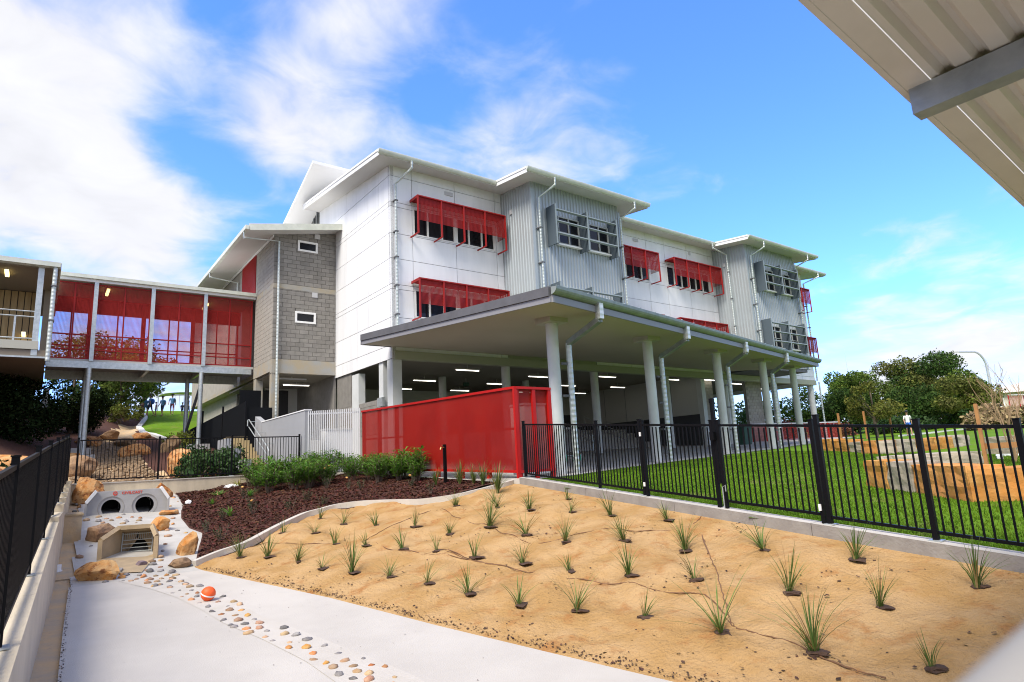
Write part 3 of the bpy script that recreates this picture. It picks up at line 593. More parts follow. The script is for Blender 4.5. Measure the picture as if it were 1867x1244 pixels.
# gravel of the creek, joined
v=[];f=[]
bmv=np.array([tuple(q.co) for q in pebm[0].vertices]); bmf=np.array([tuple(p.vertices) for p in pebm[0].polygons])
n=2600; Y=22+16*r.rand(n)**1.3; X=crx(Y)+(r.rand(n)-.5)*1.05*crw(Y); Zc=ZN2(X,Y); sc=.12*(.5+r.rand(n))+.004*(Y-22)
allv=(bmv[None]*sc[:,None,None])+np.stack([X,Y,Zc],1)[:,None,:]; allf=(bmf[None]+(np.arange(n)*len(bmv))[:,None,None]).reshape(-1,3)
stuff(link('river_stones',np_mesh('river_stones',allv.reshape(-1,3),allf,'peb_tan',True),creek))
DATAB=DATA['boulders']
bl=[('A','boulder','big orange boulder in the corner where the drain meets the two concrete walls',1.0,.9),
('B','boulder','ochre boulder leaning beside the right end of the twin pipe headwall',1.,1.1),
('Cf','boulder','flat tan stone slab lying below the right end of the twin pipe headwall',1.,1.),
('D','boulder','square pinkish orange boulder at the top right of the grated drain box',1.,1.),
('E','boulder_brown','dark brown rounded boulder touching the left side of the grated drain box',1.,1.05),
('F','boulder','tall rust and black boulder leaning right beside the mulch edge',.8,1.45),
('G','boulder_brown','long low brown stone lying just below the leaning rust boulder',1.05,1.1),
('H','boulder','blocky orange boulder at the lower left of the drain where the path begins',1.,1.15),
('I','boulder_purple','small purple grey stone sitting on the apron of the drain box',1.,1.1)]
for i,(k,m,lab,a,b) in enumerate(bl):
    x,y,w,h=DATAB[k]; me=rock_mesh('boulder',m,(w*1.15*a,w*.8,h*b*(.95 if k=='F' else 1.2)),100+i*7,3,11,.05)
    y2=y+w*.15; x2=x+w*.06+(.05 if k=='F' else 0)
    if k=='A': x2,y2=1.22,20.9
    if k in 'FD': o_s=.82
    else: o_s=1
    o=inst('boulder',me,None,(x2,y2,float(ZL(y2))-.04),(0,R_(32) if k=='F' else (R_(-14) if k=='G' else 0),R_(52-90+rnd.uniform(-8,8))),o_s); tag(o,lab,'boulder')
far=[(.62,24.2,.8,.5,'orange boulder against the fence corner behind the low back wall'),(1.2,26.2,1.5,.8,'wide brown boulder in front of the galvanised column footing'),(4.1,25.2,1.5,1.0,'rusty angular boulder right of the creek behind the short black fence'),
(4.9,24.1,1.0,.35,'flat rusty stone at the edge of the white creek apron'),(4.6,30.5,1.2,.75,'tawny domed boulder below the hill lawn beside the yellow shrub'),(3.5,31.4,1.7,.8,'broad tan boulder in the middle of the creek bed'),
(1.1,29.6,1.2,.6,'brown boulder on the left bank beside the bridge column'),(3.5,35.5,1.5,.5,'flat buff rock step half way up the creek'),(2.0,35.4,1.6,.6,'tan ledge rock on the left of the upper creek'),(4.3,38.2,1.3,.5,'brown rock at the head of the creek by the white edging'),
(3.0,39.5,1.6,.6,'long brown rock across the upper creek'),(.55,23.6,.001,.001,'')]
for i,(x,y,w,h,lab) in enumerate(far):
    if w<.01: continue
    o=inst('boulder',rock_mesh('boulder','boulder' if i%3!=1 else 'boulder_brown',(w*.68,w*.5,h*.95),300+i*5,2,10,.05),None,(x,y,zn(x,y)-.08),(0,0,rnd.uniform(-.9,-.3))); tag(o,lab,'boulder')
lb=[(-.75,22.6,1.3,.75,.55,'round pale boulder standing above the far corner of the left fence'),(-1.9,21.5,1.5,.8,.5,'large dim boulder in the upper row of the rock bank'),(-3.2,21.2,1.6,.8,.5,'large shaded boulder at the left of the upper rock row'),
(-1.1,18.2,1.2,.5,.2,'long flat topped stone in the lower rock row above the fence rail'),(-2.1,17.6,1.1,.5,.2,'orange edged stone in the lower rock row'),(-.85,16,.7,.4,.1,'small stone low on the bank behind the fence'),(-1.0,12.4,.6,.4,.1,'round brown stone behind the nearest fence post')]
for i,(x,y,w,h,dz,lab) in enumerate(lb):
    o=inst('boulder',rock_mesh('boulder','boulder_brown' if i in(1,2,6) else 'boulder',(w,w*.7,h*1.3),500+i*5,2,10,.05),None,(x,y,zn(x,y)-.1),(0,0,rnd.uniform(-.9,-.3))); tag(o,lab,'boulder')
# ============================================================ main school building
SB=thing('school_building','three storey white and grey school block with red sunshades over an open undercroft','building',(10.93,22,2.4))
ZT0,SL=14.85,.108                       # soffit height at Y=21.2 and roof slope
def zs(y): return ZT0+SL*(y-21.2)
def rects_minus(x0,x1,z0,z1,holes):
    out=[(x0,x1,z0,z1)]
    for hx0,hx1,hz0,hz1 in holes:
        nx=[]
        for a,b,c,d in out:
            if hx1<=a or hx0>=b or hz1<=c or hz0>=d: nx.append((a,b,c,d)); continue
            if hx0>a: nx.append((a,hx0,c,d))
            if hx1<b: nx.append((hx1,b,c,d))
            l,r=max(a,hx0),min(b,hx1)
            if hz0>c: nx.append((l,r,c,hz0))
            if hz1<d: nx.append((l,r,hz1,d))
        out=nx
    return out
ROWS=[6.72,7.28,8.40,9.58,9.78,10.88,11.97,13.13,13.34,14.50]
def facade(xs,holes,top):
    rows=ROWS+[top]
    # backing wall behind the panels
    for a,b,c,d in rects_minus(xs[0],xs[-1],6.72,top,holes): piece('backing',"joint_grey",SB,((a+b)/2,22.10,(c+d)/2),(b-a,.14,d-c))
    for i in range(len(xs)-1):
        for j in range(len(rows)-1):
            for a,b,c,d in rects_minus(xs[i],xs[i+1],rows[j],rows[j+1],holes):
                g=.011
                if b-a<.05 or d-c<.05: continue
                piece('panel','white_paint',SB,((a+b)/2,22.015,(c+d)/2),(b-a-2*g,.03,d-c-2*g))
def window(x0,x1,z0,z1,yf,muls,parent=SB,fr='white_trim',rail=None):
    s=MB(); w=.055
    s.box((x0,yf-.012,z0),(x1,yf+.09,z0+w)); s.box((x0,yf-.012,z1-w),(x1,yf+.09,z1))
    s.box((x0,yf-.012,z0+w),(x0+w,yf+.09,z1-w)); s.box((x1-w,yf-.012,z0+w),(x1,yf+.09,z1-w))
    for m,ww in muls: s.box((m-ww/2,yf-.010,z0+w),(m+ww/2,yf+.09,z1-w))
    if rail: s.box((x0+w,yf-.006,rail-.02),(x1-w,yf+.06,rail+.02))
    f=s.build('window',fr,parent)
    ed=[x0+w]+[q for m,ww in muls for q in (m-ww/2,m+ww/2)]+[x1-w]
    for a,b in zip(ed[0::2],ed[1::2]):
        MB().box((a,yf+.045,z0+w),(b,yf+.06,z1-w)).build('pane','dark_glass',f)
    return f
wins=[];FL2=3.57
def strip(x0,x1):  # one opening with six lights grouped 3+3
    L=x1-x0; u=L/6
    return [(x0+u,.07),(x0+2*u,.07),(x0+3*u,.2),(x0+4*u,.07),(x0+5*u,.07)]
WA=(12.0,16.2); WB=(23.0,27.0); WC=(28.55,32.6); WD=(39.6,43.2)
HA=[]; 
for (a,b) in (WA,WB,WC,WD):
    for dz in (0,FL2): HA.append((a,b,12.04-dz,13.24-dz))
facade([10.93,11.95,14.1,16.3,16.68],[h for h in HA if h[0]==12.0],14.98)
facade([22.25,23.4,24.8,26.9,28.5,30.6,32.74,33.25],[h for h in HA if h[0] in (23.0,28.55)],14.98)
facade([38.72,40.4,42.3,44.05],[h for h in HA if h[0]==39.6],14.98)
for (a,b) in (WA,WB,WC,WD):
    for dz in (0,FL2): window(a,b,12.04-dz,13.24-dz,22.0,strip(a,b))
# side wall (faces -X)
ysd=[22.0,23.07,24.17,25.36,26.55,27.74,28.93,30.1]
for j in range(len(ysd)-1):
    a,b=ysd[j],ysd[j+1]
    rows=ROWS+[zs((a+b)/2)+.05]
    piece('backing','joint_grey',SB,(11.03,(a+b)/2,(6.74+rows[-1])/2),(.14,b-a,rows[-1]-6.74-.02))
    for c,d in zip(rows[:-1],rows[1:]): piece('panel','white_paint',SB,(10.945,(a+b)/2,(c+d)/2),(.03,b-a-.012,d-c-.022))
# right end wall and back, plain
MB().box((43.9,22.14,6.72),(44.05,36,15.1)).build('end_wall','white_paint',SB)
MB().box((10.96,35.8,6.72),(43.9,36,15.6)).build('rear_wall','white_paint',SB)
# clerestory strip at the top of the side wall
s=MB()
for k in range(4): s.box((10.94,30.15+k*.5,14.3),(10.99,30.15+k*.5+.05,16.2))
s.box((10.93,30.1,14.25),(11.0,32.2,14.32)); f=s.build('window','galv',SB)
MB().box((10.99,30.12,14.3),(11.02,32.2,16.2)).build('pane','dark_glass',f)
# main roof: one skillion with tabs over the grey bays
plan=[(10.1,21.2),(15.85,21.2),(15.85,18.9),(23.55,18.9),(23.55,21.2),(32.4,21.2),(32.4,18.9),(40.3,18.9),(40.3,21.2),(46.0,21.2),(46.0,30.2),(10.1,30.2)]
low=[(x,y,zs(y)) for x,y in plan]
s=MB(); n=len(plan)
s.add(low+[(x,y,z+.20) for x,y,z in low],[tuple(range(n,2*n))]+[(i,(i+1)%n,n+(i+1)%n,n+i) for i in range(n)]); s.build('roof','white_trim',SB)
s=MB(); s.add([(x,y,z-.004) for x,y,z in low],[tuple(range(n))[::-1]]); s.build('soffit','soffit_white',SB)
# fascia boards on the returns
for x,y0,y1 in ((10.1,21.2,30.2),(15.85,18.9,21.2),(32.4,18.9,21.2)):
    s=MB(); s.bar((x-.012,y0,zs(y0)+.10),(x-.012,y1,zs(y1)+.10),.03,.26); s.bar((x-.028,y0,zs(y0)+.19),(x-.028,y1,zs(y1)+.19),.05,.09); s.build('barge_board','white_trim',SB)
for x,y0,y1 in ((23.55,18.9,21.2),(40.3,18.9,21.2),(46.0,21.2,30.2)): s=MB(); s.bar((x+.012,y0,zs(y0)+.10),(x+.012,y1,zs(y1)+.10),.03,.26); s.build('barge_board','white_trim',SB)
def gutter(x0,x1,y,z,parent,m='cream_gutter',r=.13,y1=None):
    if y1 is None: y1=y
    d=V((x1-x0,y1-y,0)); nrm=V((d.y,-d.x,0)).normalized()      # towards the camera side
    prof=[(0,.06),(0,-.11)]+[(r*math.sin(t),-.11+r*1.25*(1-math.cos(t))) for t in (.35,.7,1.05,1.35,1.57)]+[(r,.07),(r-.02,.075),(r-.02,.05)]
    P=[V((x0,y,z))+nrm*a+V((0,0,b)) for a,b in prof]
    return MB().ext(P,d).build('gutter',m,parent,smooth=False)
for x0,x1,y in ((10.02,15.8,21.18),(15.76,23.62,18.88),(23.55,32.35,21.18),(32.32,40.38,18.88),(40.35,46.1,21.18)):
    gutter(x0,x1,y,zs(y)+.13,SB)
# high skillion behind
s=MB(); a=-.37
P=[(9.65,27.6,17.15),(44,27.6,17.15),(44,33.2,17.15+a*5.6),(9.65,33.2,17.15+a*5.6)]
s.add(P+[(x,y,z+.14) for x,y,z in P],[(0,3,2,1),(4,5,6,7),(0,1,5,4),(1,2,6,5),(2,3,7,6),(3,0,4,7)]); s.build('roof','white_trim',SB)
s=MB(); s.quad((11.1,28.4,15.6),(11.1,31.6,15.2),(11.1,31.6,15.60),(11.1,28.4,16.8)); s.build('gable_wall','white_paint',SB)
MB().box((11.1,28.4,15.4),(43.9,28.5,16.8)).build('clerestory_wall','white_paint',SB)
# vents
for x,z in ((14.05+.0,14.3),(26.3,14.35)): piece('vent','fitting',SB,(x-.25,21.985,z),(.42,.03,.17))
piece('vent','fitting',SB,(30.9,21.985,14.35),(.16,.04,.18)); 
# ---- grey corrugated bays
def corrug(p0,p1,z0,z1,nrm,pitch=.19,dep=.045):
    p0=V(p0);p1=V(p1);d=(p1-p0);L=d.length;d.normalize();nv=V(nrm); pts=[];x=0
    while x<L-1e-6:
        for q,h in ((0,0),(.28,0),(.42,1),(.72,1),(.86,0)):
            if x+q*pitch<L: pts.append(p0+d*(x+q*pitch)+nv*(h*dep))
        x+=pitch
    pts.append(p1)
    s=MB(); s.add([(p.x,p.y,z0) for p in pts]+[(p.x,p.y,z1) for p in pts],[(i,i+1,len(pts)+i+1,len(pts)+i) for i in range(len(pts)-1)])
    return s
for b0 in (16.68,33.25):
    b1=b0+5.55; yf=19.75; zt_=zs(yf)+.02
    box=MB(); box.box((b0+.03,yf+.03,7.3),(b1-.03,22.1,14.5)); box.build('bay_core','joint_grey',SB)
    corrug((b0,yf,0),(b1,yf,0),7.25,zt_,(0,-1,0)).build('cladding','grey_cladding',SB)
    corrug((b0,22.0,0),(b0,yf,0),7.25,14.85,(-1,0,0),dep=.03).build('cladding','grey_cladding',SB)
    corrug((b1,yf,0),(b1,22.0,0),7.25,14.85,(1,0,0),dep=.03).build('cladding','grey_cladding',SB)
    for x in (b0,b1): piece('corner_flashing','grey_cladding',SB,(x,yf-.02,10.8),(.16,.10,7.15))
    piece('vent','fitting',SB,(b0-.045,21.2,13.75),(.05,.16,.22))
    MB().box((b0+.02,22.004,6.90),(b1-.02,22.13,7.6)).build('bay_infill','beam_paint',SB)
    if b0>30: MB().box((b0+.1,yf-.01,7.05),(b1-.1,22.0,7.24)).build('bay_base','dark_fascia',SB)
    for dz in (0,FL2):
        xa=b0+.82; ft,fb=13.58-dz,11.74-dz
        lb=thing('x','x','x') if 0 else None
        bx=MB()
        sh=MB(); 
        root=bpy.data.objects.new('louvre_box',None); COL.objects.link(root); root.parent=SB; root.location=(0,0,0); BASE[root.name]=BASE[SB.name]
        for k in range(3):
            x=xa+k*1.93; piece('fin','fin_grey',root,(x,yf-.34,(ft+fb)/2),(.05,.62,ft-fb)); piece('fin_edge','bar_grey',root,(x,yf-.655,(ft+fb)/2),(.07,.02,ft-fb))
        for zb in (13.34,12.80,12.24):
            for k in range(2):
                x0=xa+k*1.93+.035; piece('louvre_blade','bar_grey',root,(x0+.93,yf-.60,zb-dz),(1.86,.11,.05),(R_(-18),0,0))
        for k in range(2):
            x0=xa+.55+k*1.93; window(x0,x0+1.3,11.98-dz,13.3-dz,yf-.14,[(x0+.65,.05)],SB,'grey_trim',12.55-dz)
            piece('sill','white_trim',SB,(x0+.65,yf-.13,11.94-dz),(1.44,.16,.06))
# ---- red sunshades
def sunshade(x0,x1,ztop,nfr,right_end=True,lab=None):
    yf=21.3
    r=bpy.data.objects.new('sunshade',None); COL.objects.link(r); r.parent=SB; BASE[r.name]=BASE[SB.name]
    for k in range(nfr):
        x=x0+(x1-x0)*k/(nfr-1)
        s=MB(); s.box((x-.03,yf-.03,ztop-1.62),(x+.03,yf+.03,ztop)); s.bar((x,yf+.03,ztop-1.60),(x,21.97,ztop-1.60),.05,.05); s.bar((x,yf+.03,ztop-.03),(x,21.97,ztop-.03),.05,.05)
        s.build('bracket_frame','red_wall',r)
    s=MB(); s.box((x0-.03,yf-.035,ztop-.0),(x1+.03,yf+.035,ztop+.05)); s.box((x0-.03,21.9,ztop),(x1+.03,21.96,ztop+.05)); 
    for x in (x0,x1): s.bar((x,yf,ztop+.025),(x,21.95,ztop+.025),.06,.05)
    s.build('top_rail','red_wall',r)
    s=MB()
    k=0
    for i in range(17): s.box((x0+.03,yf+.05+i*.037,ztop-.028),(x1-.03,yf+.058+i*.037,ztop+.012))
    n=22
    for i in range(n): s.box((x0+.03,yf+.035,ztop-.07-i*.045),(x1-.03,yf+.05,ztop-.07-i*.045+.028))
    if right_end:
        for i in range(n): s.box((x1-.012,yf+.06,ztop-.07-i*.045),(x1+.0,21.94,ztop-.07-i*.045+.022))
    stuff(s.build('slat_screen','red_metal',r))
    return r
for dz in (0,FL2):
    sunshade(11.85,16.35,13.5-dz,5); sunshade(22.6,27.05,13.5-dz,5); sunshade(28.45,32.95,13.5-dz,5); sunshade(39.4,43.6,13.5-dz,5)
# ---- downpipes with brackets
def downpipe(pts,parent,r=.055,br=(),m='spiral_galv',wall=None):
    o=MB().tube(pts,r,10).build('downpipe',m,parent,smooth=True)
    for z in br:
        x,y=pts[-1][0],pts[-1][1]
        s=MB(); s.box((x-r-.02,y-r-.012,z-.025),(x+r+.02,y+r+.16 if wall is None else wall,z+.025)); s.build('bracket','dark_fascia',o)
    return o
zg_=zs(21.2)
downpipe([(11.5,21.1,zg_+.02),(11.5,21.1,zg_-.28),(11.13,21.86,14.1),(11.13,21.86,7.2)],SB,br=(13.35,12.0,10.9,9.7,8.5))
for bx_ in (16.95,33.5): downpipe([(bx_+.35,18.8,14.62),(bx_+.35,18.8,14.3),(bx_,19.55,13.9),(bx_,19.55,7.2)],SB,br=(12.5,10.9,9.3),wall=19.75)
for bx_ in (22.15,38.65): downpipe([(bx_+.3,18.8,14.62),(bx_+.3,18.8,14.3),(bx_,19.55,13.95),(bx_,19.55,7.2)],SB,br=(12.5,10.9,9.3),wall=19.75)
downpipe([(32.0,21.05,14.9),(32.0,21.05,14.6),(33.1,20.9,14.3),(33.1,20.9,7.3)],SB,br=(13.2,11.5,9.8),wall=20.95)
downpipe([(44.8,21.05,14.9),(44.8,21.05,14.6),(44.15,21.9,14.2),(44.15,21.9,7.0)],SB,br=(12.5,10.9,9.3),wall=22.1)
downpipe([(44.15,21.8,6.9),(44.15,21.8,2.8)],SB,br=(5,),wall=22.1)
# ---- undercroft
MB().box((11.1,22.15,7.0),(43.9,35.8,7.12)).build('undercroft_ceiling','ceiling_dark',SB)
piece('edge_beam','beam_paint',SB,(27.5,22.06,6.86),(33.0,.30,.34))
for x in (16.66,22.22,27.78,33.34,38.9,43.7):
    z0=zsl(x,22.2)
    MB().tube([(x,22.25,z0),(x,22.25,6.72)],.2,20).build('column','conc_col',SB,smooth=True)
for x in (16.66,22.22,27.78):
    MB().tube([(x,27.8,2.6),(x,27.8,7.0)],.2,16).build('column','conc_col',SB,smooth=True)
MB().box((10.95,22.02,2.2),(11.35,22.5,6.75)).build('column','conc_col',SB)
MB().box((10.99,22.95,2.2),(11.3,23.35,6.75)).build('column','conc_col',SB)
MB().box((10.99,25.4,2.2),(11.3,26.1,6.6)).build('column','conc_col',SB)
piece('meter_box','galv',SB,(10.93,23.05,5.1),(.12,.5,.35))
# low block wall on the side between the columns
lwb=MB().box((11.02,23.36,2.2),(11.2,27.8,5.25)).build('side_wall','mortar',SB)
for j in range(7):
    for i in range(11):
        a=23.38+i*.4+(.2 if j%2 else 0)
        if a+.39<27.7: piece('block','block_face',lwb,(11.015,a+.195,5.15-j*.2),(.02,.385,.185))
MB().box((11.0,26.2,5.25),(11.2,27.85,6.75)).build('side_wall','block_face',SB)
# steps up to the stage level, back walls, doors
for k in range(5):
    z=2.66+.3*k
    st=MB().box((16.0,25.4+k*.75,2.2),(30.9,35.5,z+.3)).build('seating_tier','slab_conc',SB)
MB().box((11.3,33.5,2.3),(31.2,33.7,7.0)).build('back_wall','int_wall',SB)
piece('dado','int_dado',SB,(21.2,33.48,4.9),(19.6,.02,1.3))
for x in (21.5,24.4,28.9): 
    d=piece('door','door_dark',SB,(x,33.46,5.2),(1.1,.05,2.1)); 
MB().box((31.0,22.6,2.4),(31.2,33.5,7.0)).build('side_wall','int_wall',SB)
piece('dado','int_dado',SB,(30.98,28,3.7),(.02,10.9,1.9))
for y in (24.5,26.4,28.3,30.2): piece('joint','joint_grey',SB,(30.985,y,5.8),(.015,.02,2.3))
MB().box((31.0,22.25,2.4),(31.35,22.6,7.0)).build('column','conc_col',SB)
for x0,x1 in ((31.4,33.0),(36.6,38.4)):
    p=MB().box((x0,22.9,2.4),(x1,23.1,7.0)).build('block_pier','mortar',SB)
    for j in range(22):
        k=0;a=x0+(.2 if j%2 else 0)-.0
        while a<x1-.05:
            b=min(a+.39,x1); piece('block','block_cream',p,((a+b)/2,22.895,2.55+j*.2),(b-a-.012,.02,.186)); a+=.4
# long light table and stools on the stage
tb=thing('table','narrow metal canteen table standing on the stage under the building','table',(24,28.8,4.15))
MB().box((22.4,28.5,4.85),(25.6,29.1,4.9)).build('tabletop','galv',tb)
for x in (22.6,24,25.4):
    for y in (28.6,29.0): MB().tube([(x,y,4.16),(x,y,4.86)],.025,6).build('leg','galv',tb)
for nm,x0 in (('first',24.6),('second',27.4)):
    hr=thing('handrail','steel handrail running up the concrete seating tiers, '+('the one nearer the red screen' if x0<25 else 'the one nearer the grey dado wall'),'handrail',(x0,25.2,2.7))
    MB().tube([(x0,25.1,2.7),(x0,25.1,3.65),(x0,28.6,5.0),(x0,28.6,4.2)],.025,8).build('rail','galv',hr,smooth=True)
    MB().tube([(x0,25.1,3.3),(x0,28.6,4.65)],.018,6).build('lower_rail','galv',hr)
# strip lights hanging under the ceiling
LP=[(15.7,23.9),(15.5,27.6),(15.9,30.95),(20.1,27.75),(20.6,24.7),(19.7,30.9),(24.6,23.6),(25.0,27.3),(24.6,30.7),(29.1,27.1),(28.8,30.4),(29.7,23.3),(32.5,22.7),(36.5,23.5),(38.8,23.6),(41.5,25.0)]
tlm=MB().box((-.62,-.035,-.03),(.62,.035,.0)).mesh('tube','tube_light'); tfm=MB().box((-.66,-.06,0),(.66,.06,.06)).mesh('fitting','fitting')
rel=['between the corner column and the second column','deeper in, behind the corner column','farthest back on the left side','above the middle of the red screen','beside the second round column','at the back above the first door','just left of the second canopy downpipe','in the middle over the canteen table','at the back above the second door','over the seating tiers near the end wall','at the back near the end wall','by the third round column','at the top of the first block pier','between the two block piers','beside the second block pier','near the far end of the building']
for (x,y),lb_ in zip(LP,rel):
    t=thing('ceiling_light','lit white strip light under the dark ceiling, '+lb_,'light',(x,y,6.75),'strip lights under the undercroft ceiling')
    for nm,me in (('tube',tlm),('fitting',tfm)): inst(nm,me,t,(x,y,6.75))
    MB().box((x-.01,y-.01,6.8),(x+.01,y+.01,7.0)).build('hanger','fitting',t)
es=thing('exit_sign','small green exit sign hanging between the strip lights','sign',(18.2,27.9,6.6)); piece('sign_box','bin_green',es,(18.2,27.9,6.68),(.36,.06,.2)); piece('hanger','fitting',es,(18.2,27.9,6.9),(.02,.02,.24))
# ============================================================ block tower and wing
TW=thing('stair_tower','grey concrete block stair tower with cream eaves joined to the white block','building',(8.03,27.9,3.5))
TX0,TX1,TY=8.03,10.93,27.9
wroof=lambda x: 13.05+.19*(x-6.7)
MB().box((TX0+.03,TY+.03,7.5),(TX1+.0,30.78,13.5)).build('core','mortar',TW)
cnt=0; stf=MB(); rn=random.Random(3)
holes=[(9.08,10.02,12.68,13.2),(9.0,9.96,9.22,9.76)]
z=7.5; j=0
while z<13.9:
    if 10.75<z<11.0: 
        z=11.0; continue
    x=TX0-(.2 if j%2 else 0)
    while x<TX1-.02:
        for a,b,c,d in rects_minus(max(x,TX0),min(x+.4,TX1),z,min(z+.2,wroof(max(x,TX0))+.02),holes):
            if b-a<.03 or d-c<.03: continue
            if cnt<290: piece('block','block_face',TW,((a+b)/2,TY+.012,(c+d)/2),(b-a-.012,.05,d-c-.012)); cnt+=1
            else: stf.box((a+.006,TY-.013,c+.006),(b-.006,TY+.03,d-.006))
        x+=.4
    y=TY-(.2 if j%2==0 else 0)
    while y<30.8:
        a,b=max(y,TY+.02),min(y+.4,30.8)
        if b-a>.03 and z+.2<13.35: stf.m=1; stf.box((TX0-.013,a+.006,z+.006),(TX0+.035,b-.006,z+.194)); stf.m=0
        y+=.4
    z+=.2; j+=1
stuff(stf.build('blockwork',['block_face','block_cream'],TW))
MB().box((TX0-.016,TY-.02,10.76),(TX1,30.8,10.99)).build('floor_band','band_concrete',TW)
MB().box((TX0-.02,TY-.022,6.86),(TX1,TY+.25,7.49)).build('lintel','band_concrete',TW); MB().box((TX0-.02,TY+.25,6.95),(TX0+.23,30.8,7.49)).build('lintel','band_concrete',TW)
for a,b,c,d in holes:
    s=MB(); w=.09; s.box((a,TY-.05,c),(b,TY+.05,c+w)); s.box((a,TY-.05,d-w),(b,TY+.05,d)); s.box((a,TY-.05,c+w),(a+w,TY+.05,d-w)); s.box((b-w,TY-.05,c+w),(b,TY+.05,d-w)); f=s.build('window','white_trim',TW)
    MB().box((a+w,TY+.0,c+w),(b-w,TY+.01,d-w)).build('pane','dark_glass',f)
for x,z in ((10.0,13.53),(9.9,10.62)): piece('vent','fitting',TW,(x,TY-.03,z),(.26,.05,.24))
MB().box((TX0,TY,3.4),(TX0+.32,TY+.32,6.86)).build('column','band_concrete',TW)
MB().box((TX0,30.4,3.6),(TX0+.32,30.8,6.95)).build('column','band_concrete',TW)
# rest of the wing going back
MB().box((TX0+.02,33.4,7.2),(TX1,46,13.3)).build('wing_wall','block_cream',TW)
s=MB(); s.quad((TX0,30.8,10.9),(TX0,33.4,10.9),(TX0,33.4,13.3),(TX0,30.8,13.3)); s.build('red_infill_backing','red_wall',TW)
corrug((TX0-.02,33.4,0),(TX0-.02,30.82,0),10.9,13.28,(-1,0,0),.2,.04).build('red_cladding','red_wall',TW)
MB().box((TX0+.5,36,3.8),(TX1,46,7.2)).build('wing_wall','block_cream',TW)
MB().box((TX0,30.8,7.0),(TX1,46,7.2)).build('floor_slab','band_concrete',TW)
MB().box((TX0+.1,TY+.3,6.86),(TX1+.1,35.9,6.95)).build('lobby_ceiling','ceiling_dark',TW)
MB().box((TX0+1.2,33.2,3.4),(TX1+.2,33.35,6.9)).build('lobby_wall','int_wall',TW)
piece('door','door_dark',TW,(9.6,33.15,5.6),(1.6,.06,2.3)); piece('dado','int_dado',TW,(10.3,33.17,4.3),(1.6,.02,1.4))
MB().box((10.9,28.0,2.4),(11.0,33.2,6.9)).build('lobby_wall','block_face',TW)
MB().box((TX0,TY+.35,3.2),(TX1+.0,35.0,3.9)).build('lobby_floor','slab_conc',TW)
# wing roof
P=[(6.72,27.1),(10.9,27.1),(10.9,46),(6.72,46)]
s=MB(); lo=[(x,y,wroof(x)) for x,y in P]; s.add(lo+[(x,y,z+.2) for x,y,z in lo],[(0,3,2,1),(4,5,6,7),(0,1,5,4),(1,2,6,5),(2,3,7,6),(3,0,4,7)]); s.build('roof','white_trim',TW)
s=MB(); s.add([(x,y,wroof(x)-.004) for x,y in P],[(0,3,2,1)]); s.build('soffit','soffit_white',TW)
MB().bar((6.72,27.08,wroof(6.72)+.08),(10.95,27.08,wroof(10.95)+.08),.03,.30).build('barge_board','cream_gutter',TW)
MB().box((6.55,27.08,13.02),(6.71,46,13.2)).build('gutter','cream_gutter',TW)
MB().bar((TX0-.05,27.9,13.22),(TX0-.05,46,13.22),.05,.10).build('eave_trim','white_trim',TW)
downpipe([(6.6,27.5,13.02),(6.6,27.5,12.75),(8.2,27.78,12.95),(8.2,27.78,3.9)],TW,.05,br=(),wall=27.9)
downpipe([(6.6,34.3,13.02),(6.6,34.3,12.8),(7.95,34.1,12.6),(7.95,34.1,7)],TW,.05,br=())
t=thing('ceiling_light','lit white strip light over the lobby under the block tower','light',(10.0,30.6,6.72)); inst('tube',tlm,t,(10.0,30.6,6.72)); inst('fitting',tfm,t,(10,30.6,6.72)); piece('hanger','fitting',t,(10,30.6,6.81),(.02,.02,.1))
t=thing('ceiling_light','dim strip light behind the downpipe at the front of the tower lobby','light',(9.2,28.8,6.72)); inst('fitting',tfm,t,(9.2,28.8,6.72)); piece('hanger','fitting',t,(9.2,28.8,6.81),(.02,.02,.1))
# ============================================================ covered link bridge
BR=thing('covered_footbridge','covered footbridge with red expanded mesh sides on galvanised columns','bridge',(4,30.8,3.8))
bx0,bx1,by0,by1=.05,8.0,30.8,33.5
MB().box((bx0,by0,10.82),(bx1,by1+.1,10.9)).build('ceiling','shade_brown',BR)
MB().box((bx0,by0-.12,10.86),(bx1,by1+.2,11.12)).build('roof','white_trim',BR)
MB().box((bx0,by0-.24,10.98),(bx1,by0-.12,11.14)).build('gutter','cream_gutter',BR)
MB().box((bx0,by0,7.44),(bx1,by1,7.55)).build('deck','slab_conc',BR)
MB().box((bx0,by0-.06,7.18),(bx1-.1,by0+.06,7.46)).build('edge_beam','galv',BR)
MB().box((bx0,by1-.06,7.05),(bx1-.1,by1+.06,7.44)).build('edge_beam','galv',BR)
for x in (1.5,3.65,5.8): MB().bar((x,by0+.06,7.3),(x,by1-.06,7.3),.12,.2).build('cross_beam','galv',BR)
for yy,st in ((by0-.075,1),(by1,0)):
    for x in (1.54,3.66,5.79): MB().box((x-.075,yy-.05,7.46),(x+.075,yy+.05,10.86)).build('post','galv' if st else 'red_metal',BR)
for x,y in ((1.5,by0-.02),(5.74,by0-.02),(5.6,by1-.3),(1.5,by1-.3)): 
    z0=zn(x,y)-.1
    MB().tube([(x,y,z0),(x,y,7.2)],.095,14).build('column','galv',BR,smooth=True); 
    MB().box((x-.4,y-.4,z0-.3),(x+.4,y+.4,z0+.28)).build('footing','slab_conc',BR)
MB().bar((5.62,by1-.3,4.6),(5.9,by0+.3,7.1),.1,.1).build('brace','dark_fascia',BR)
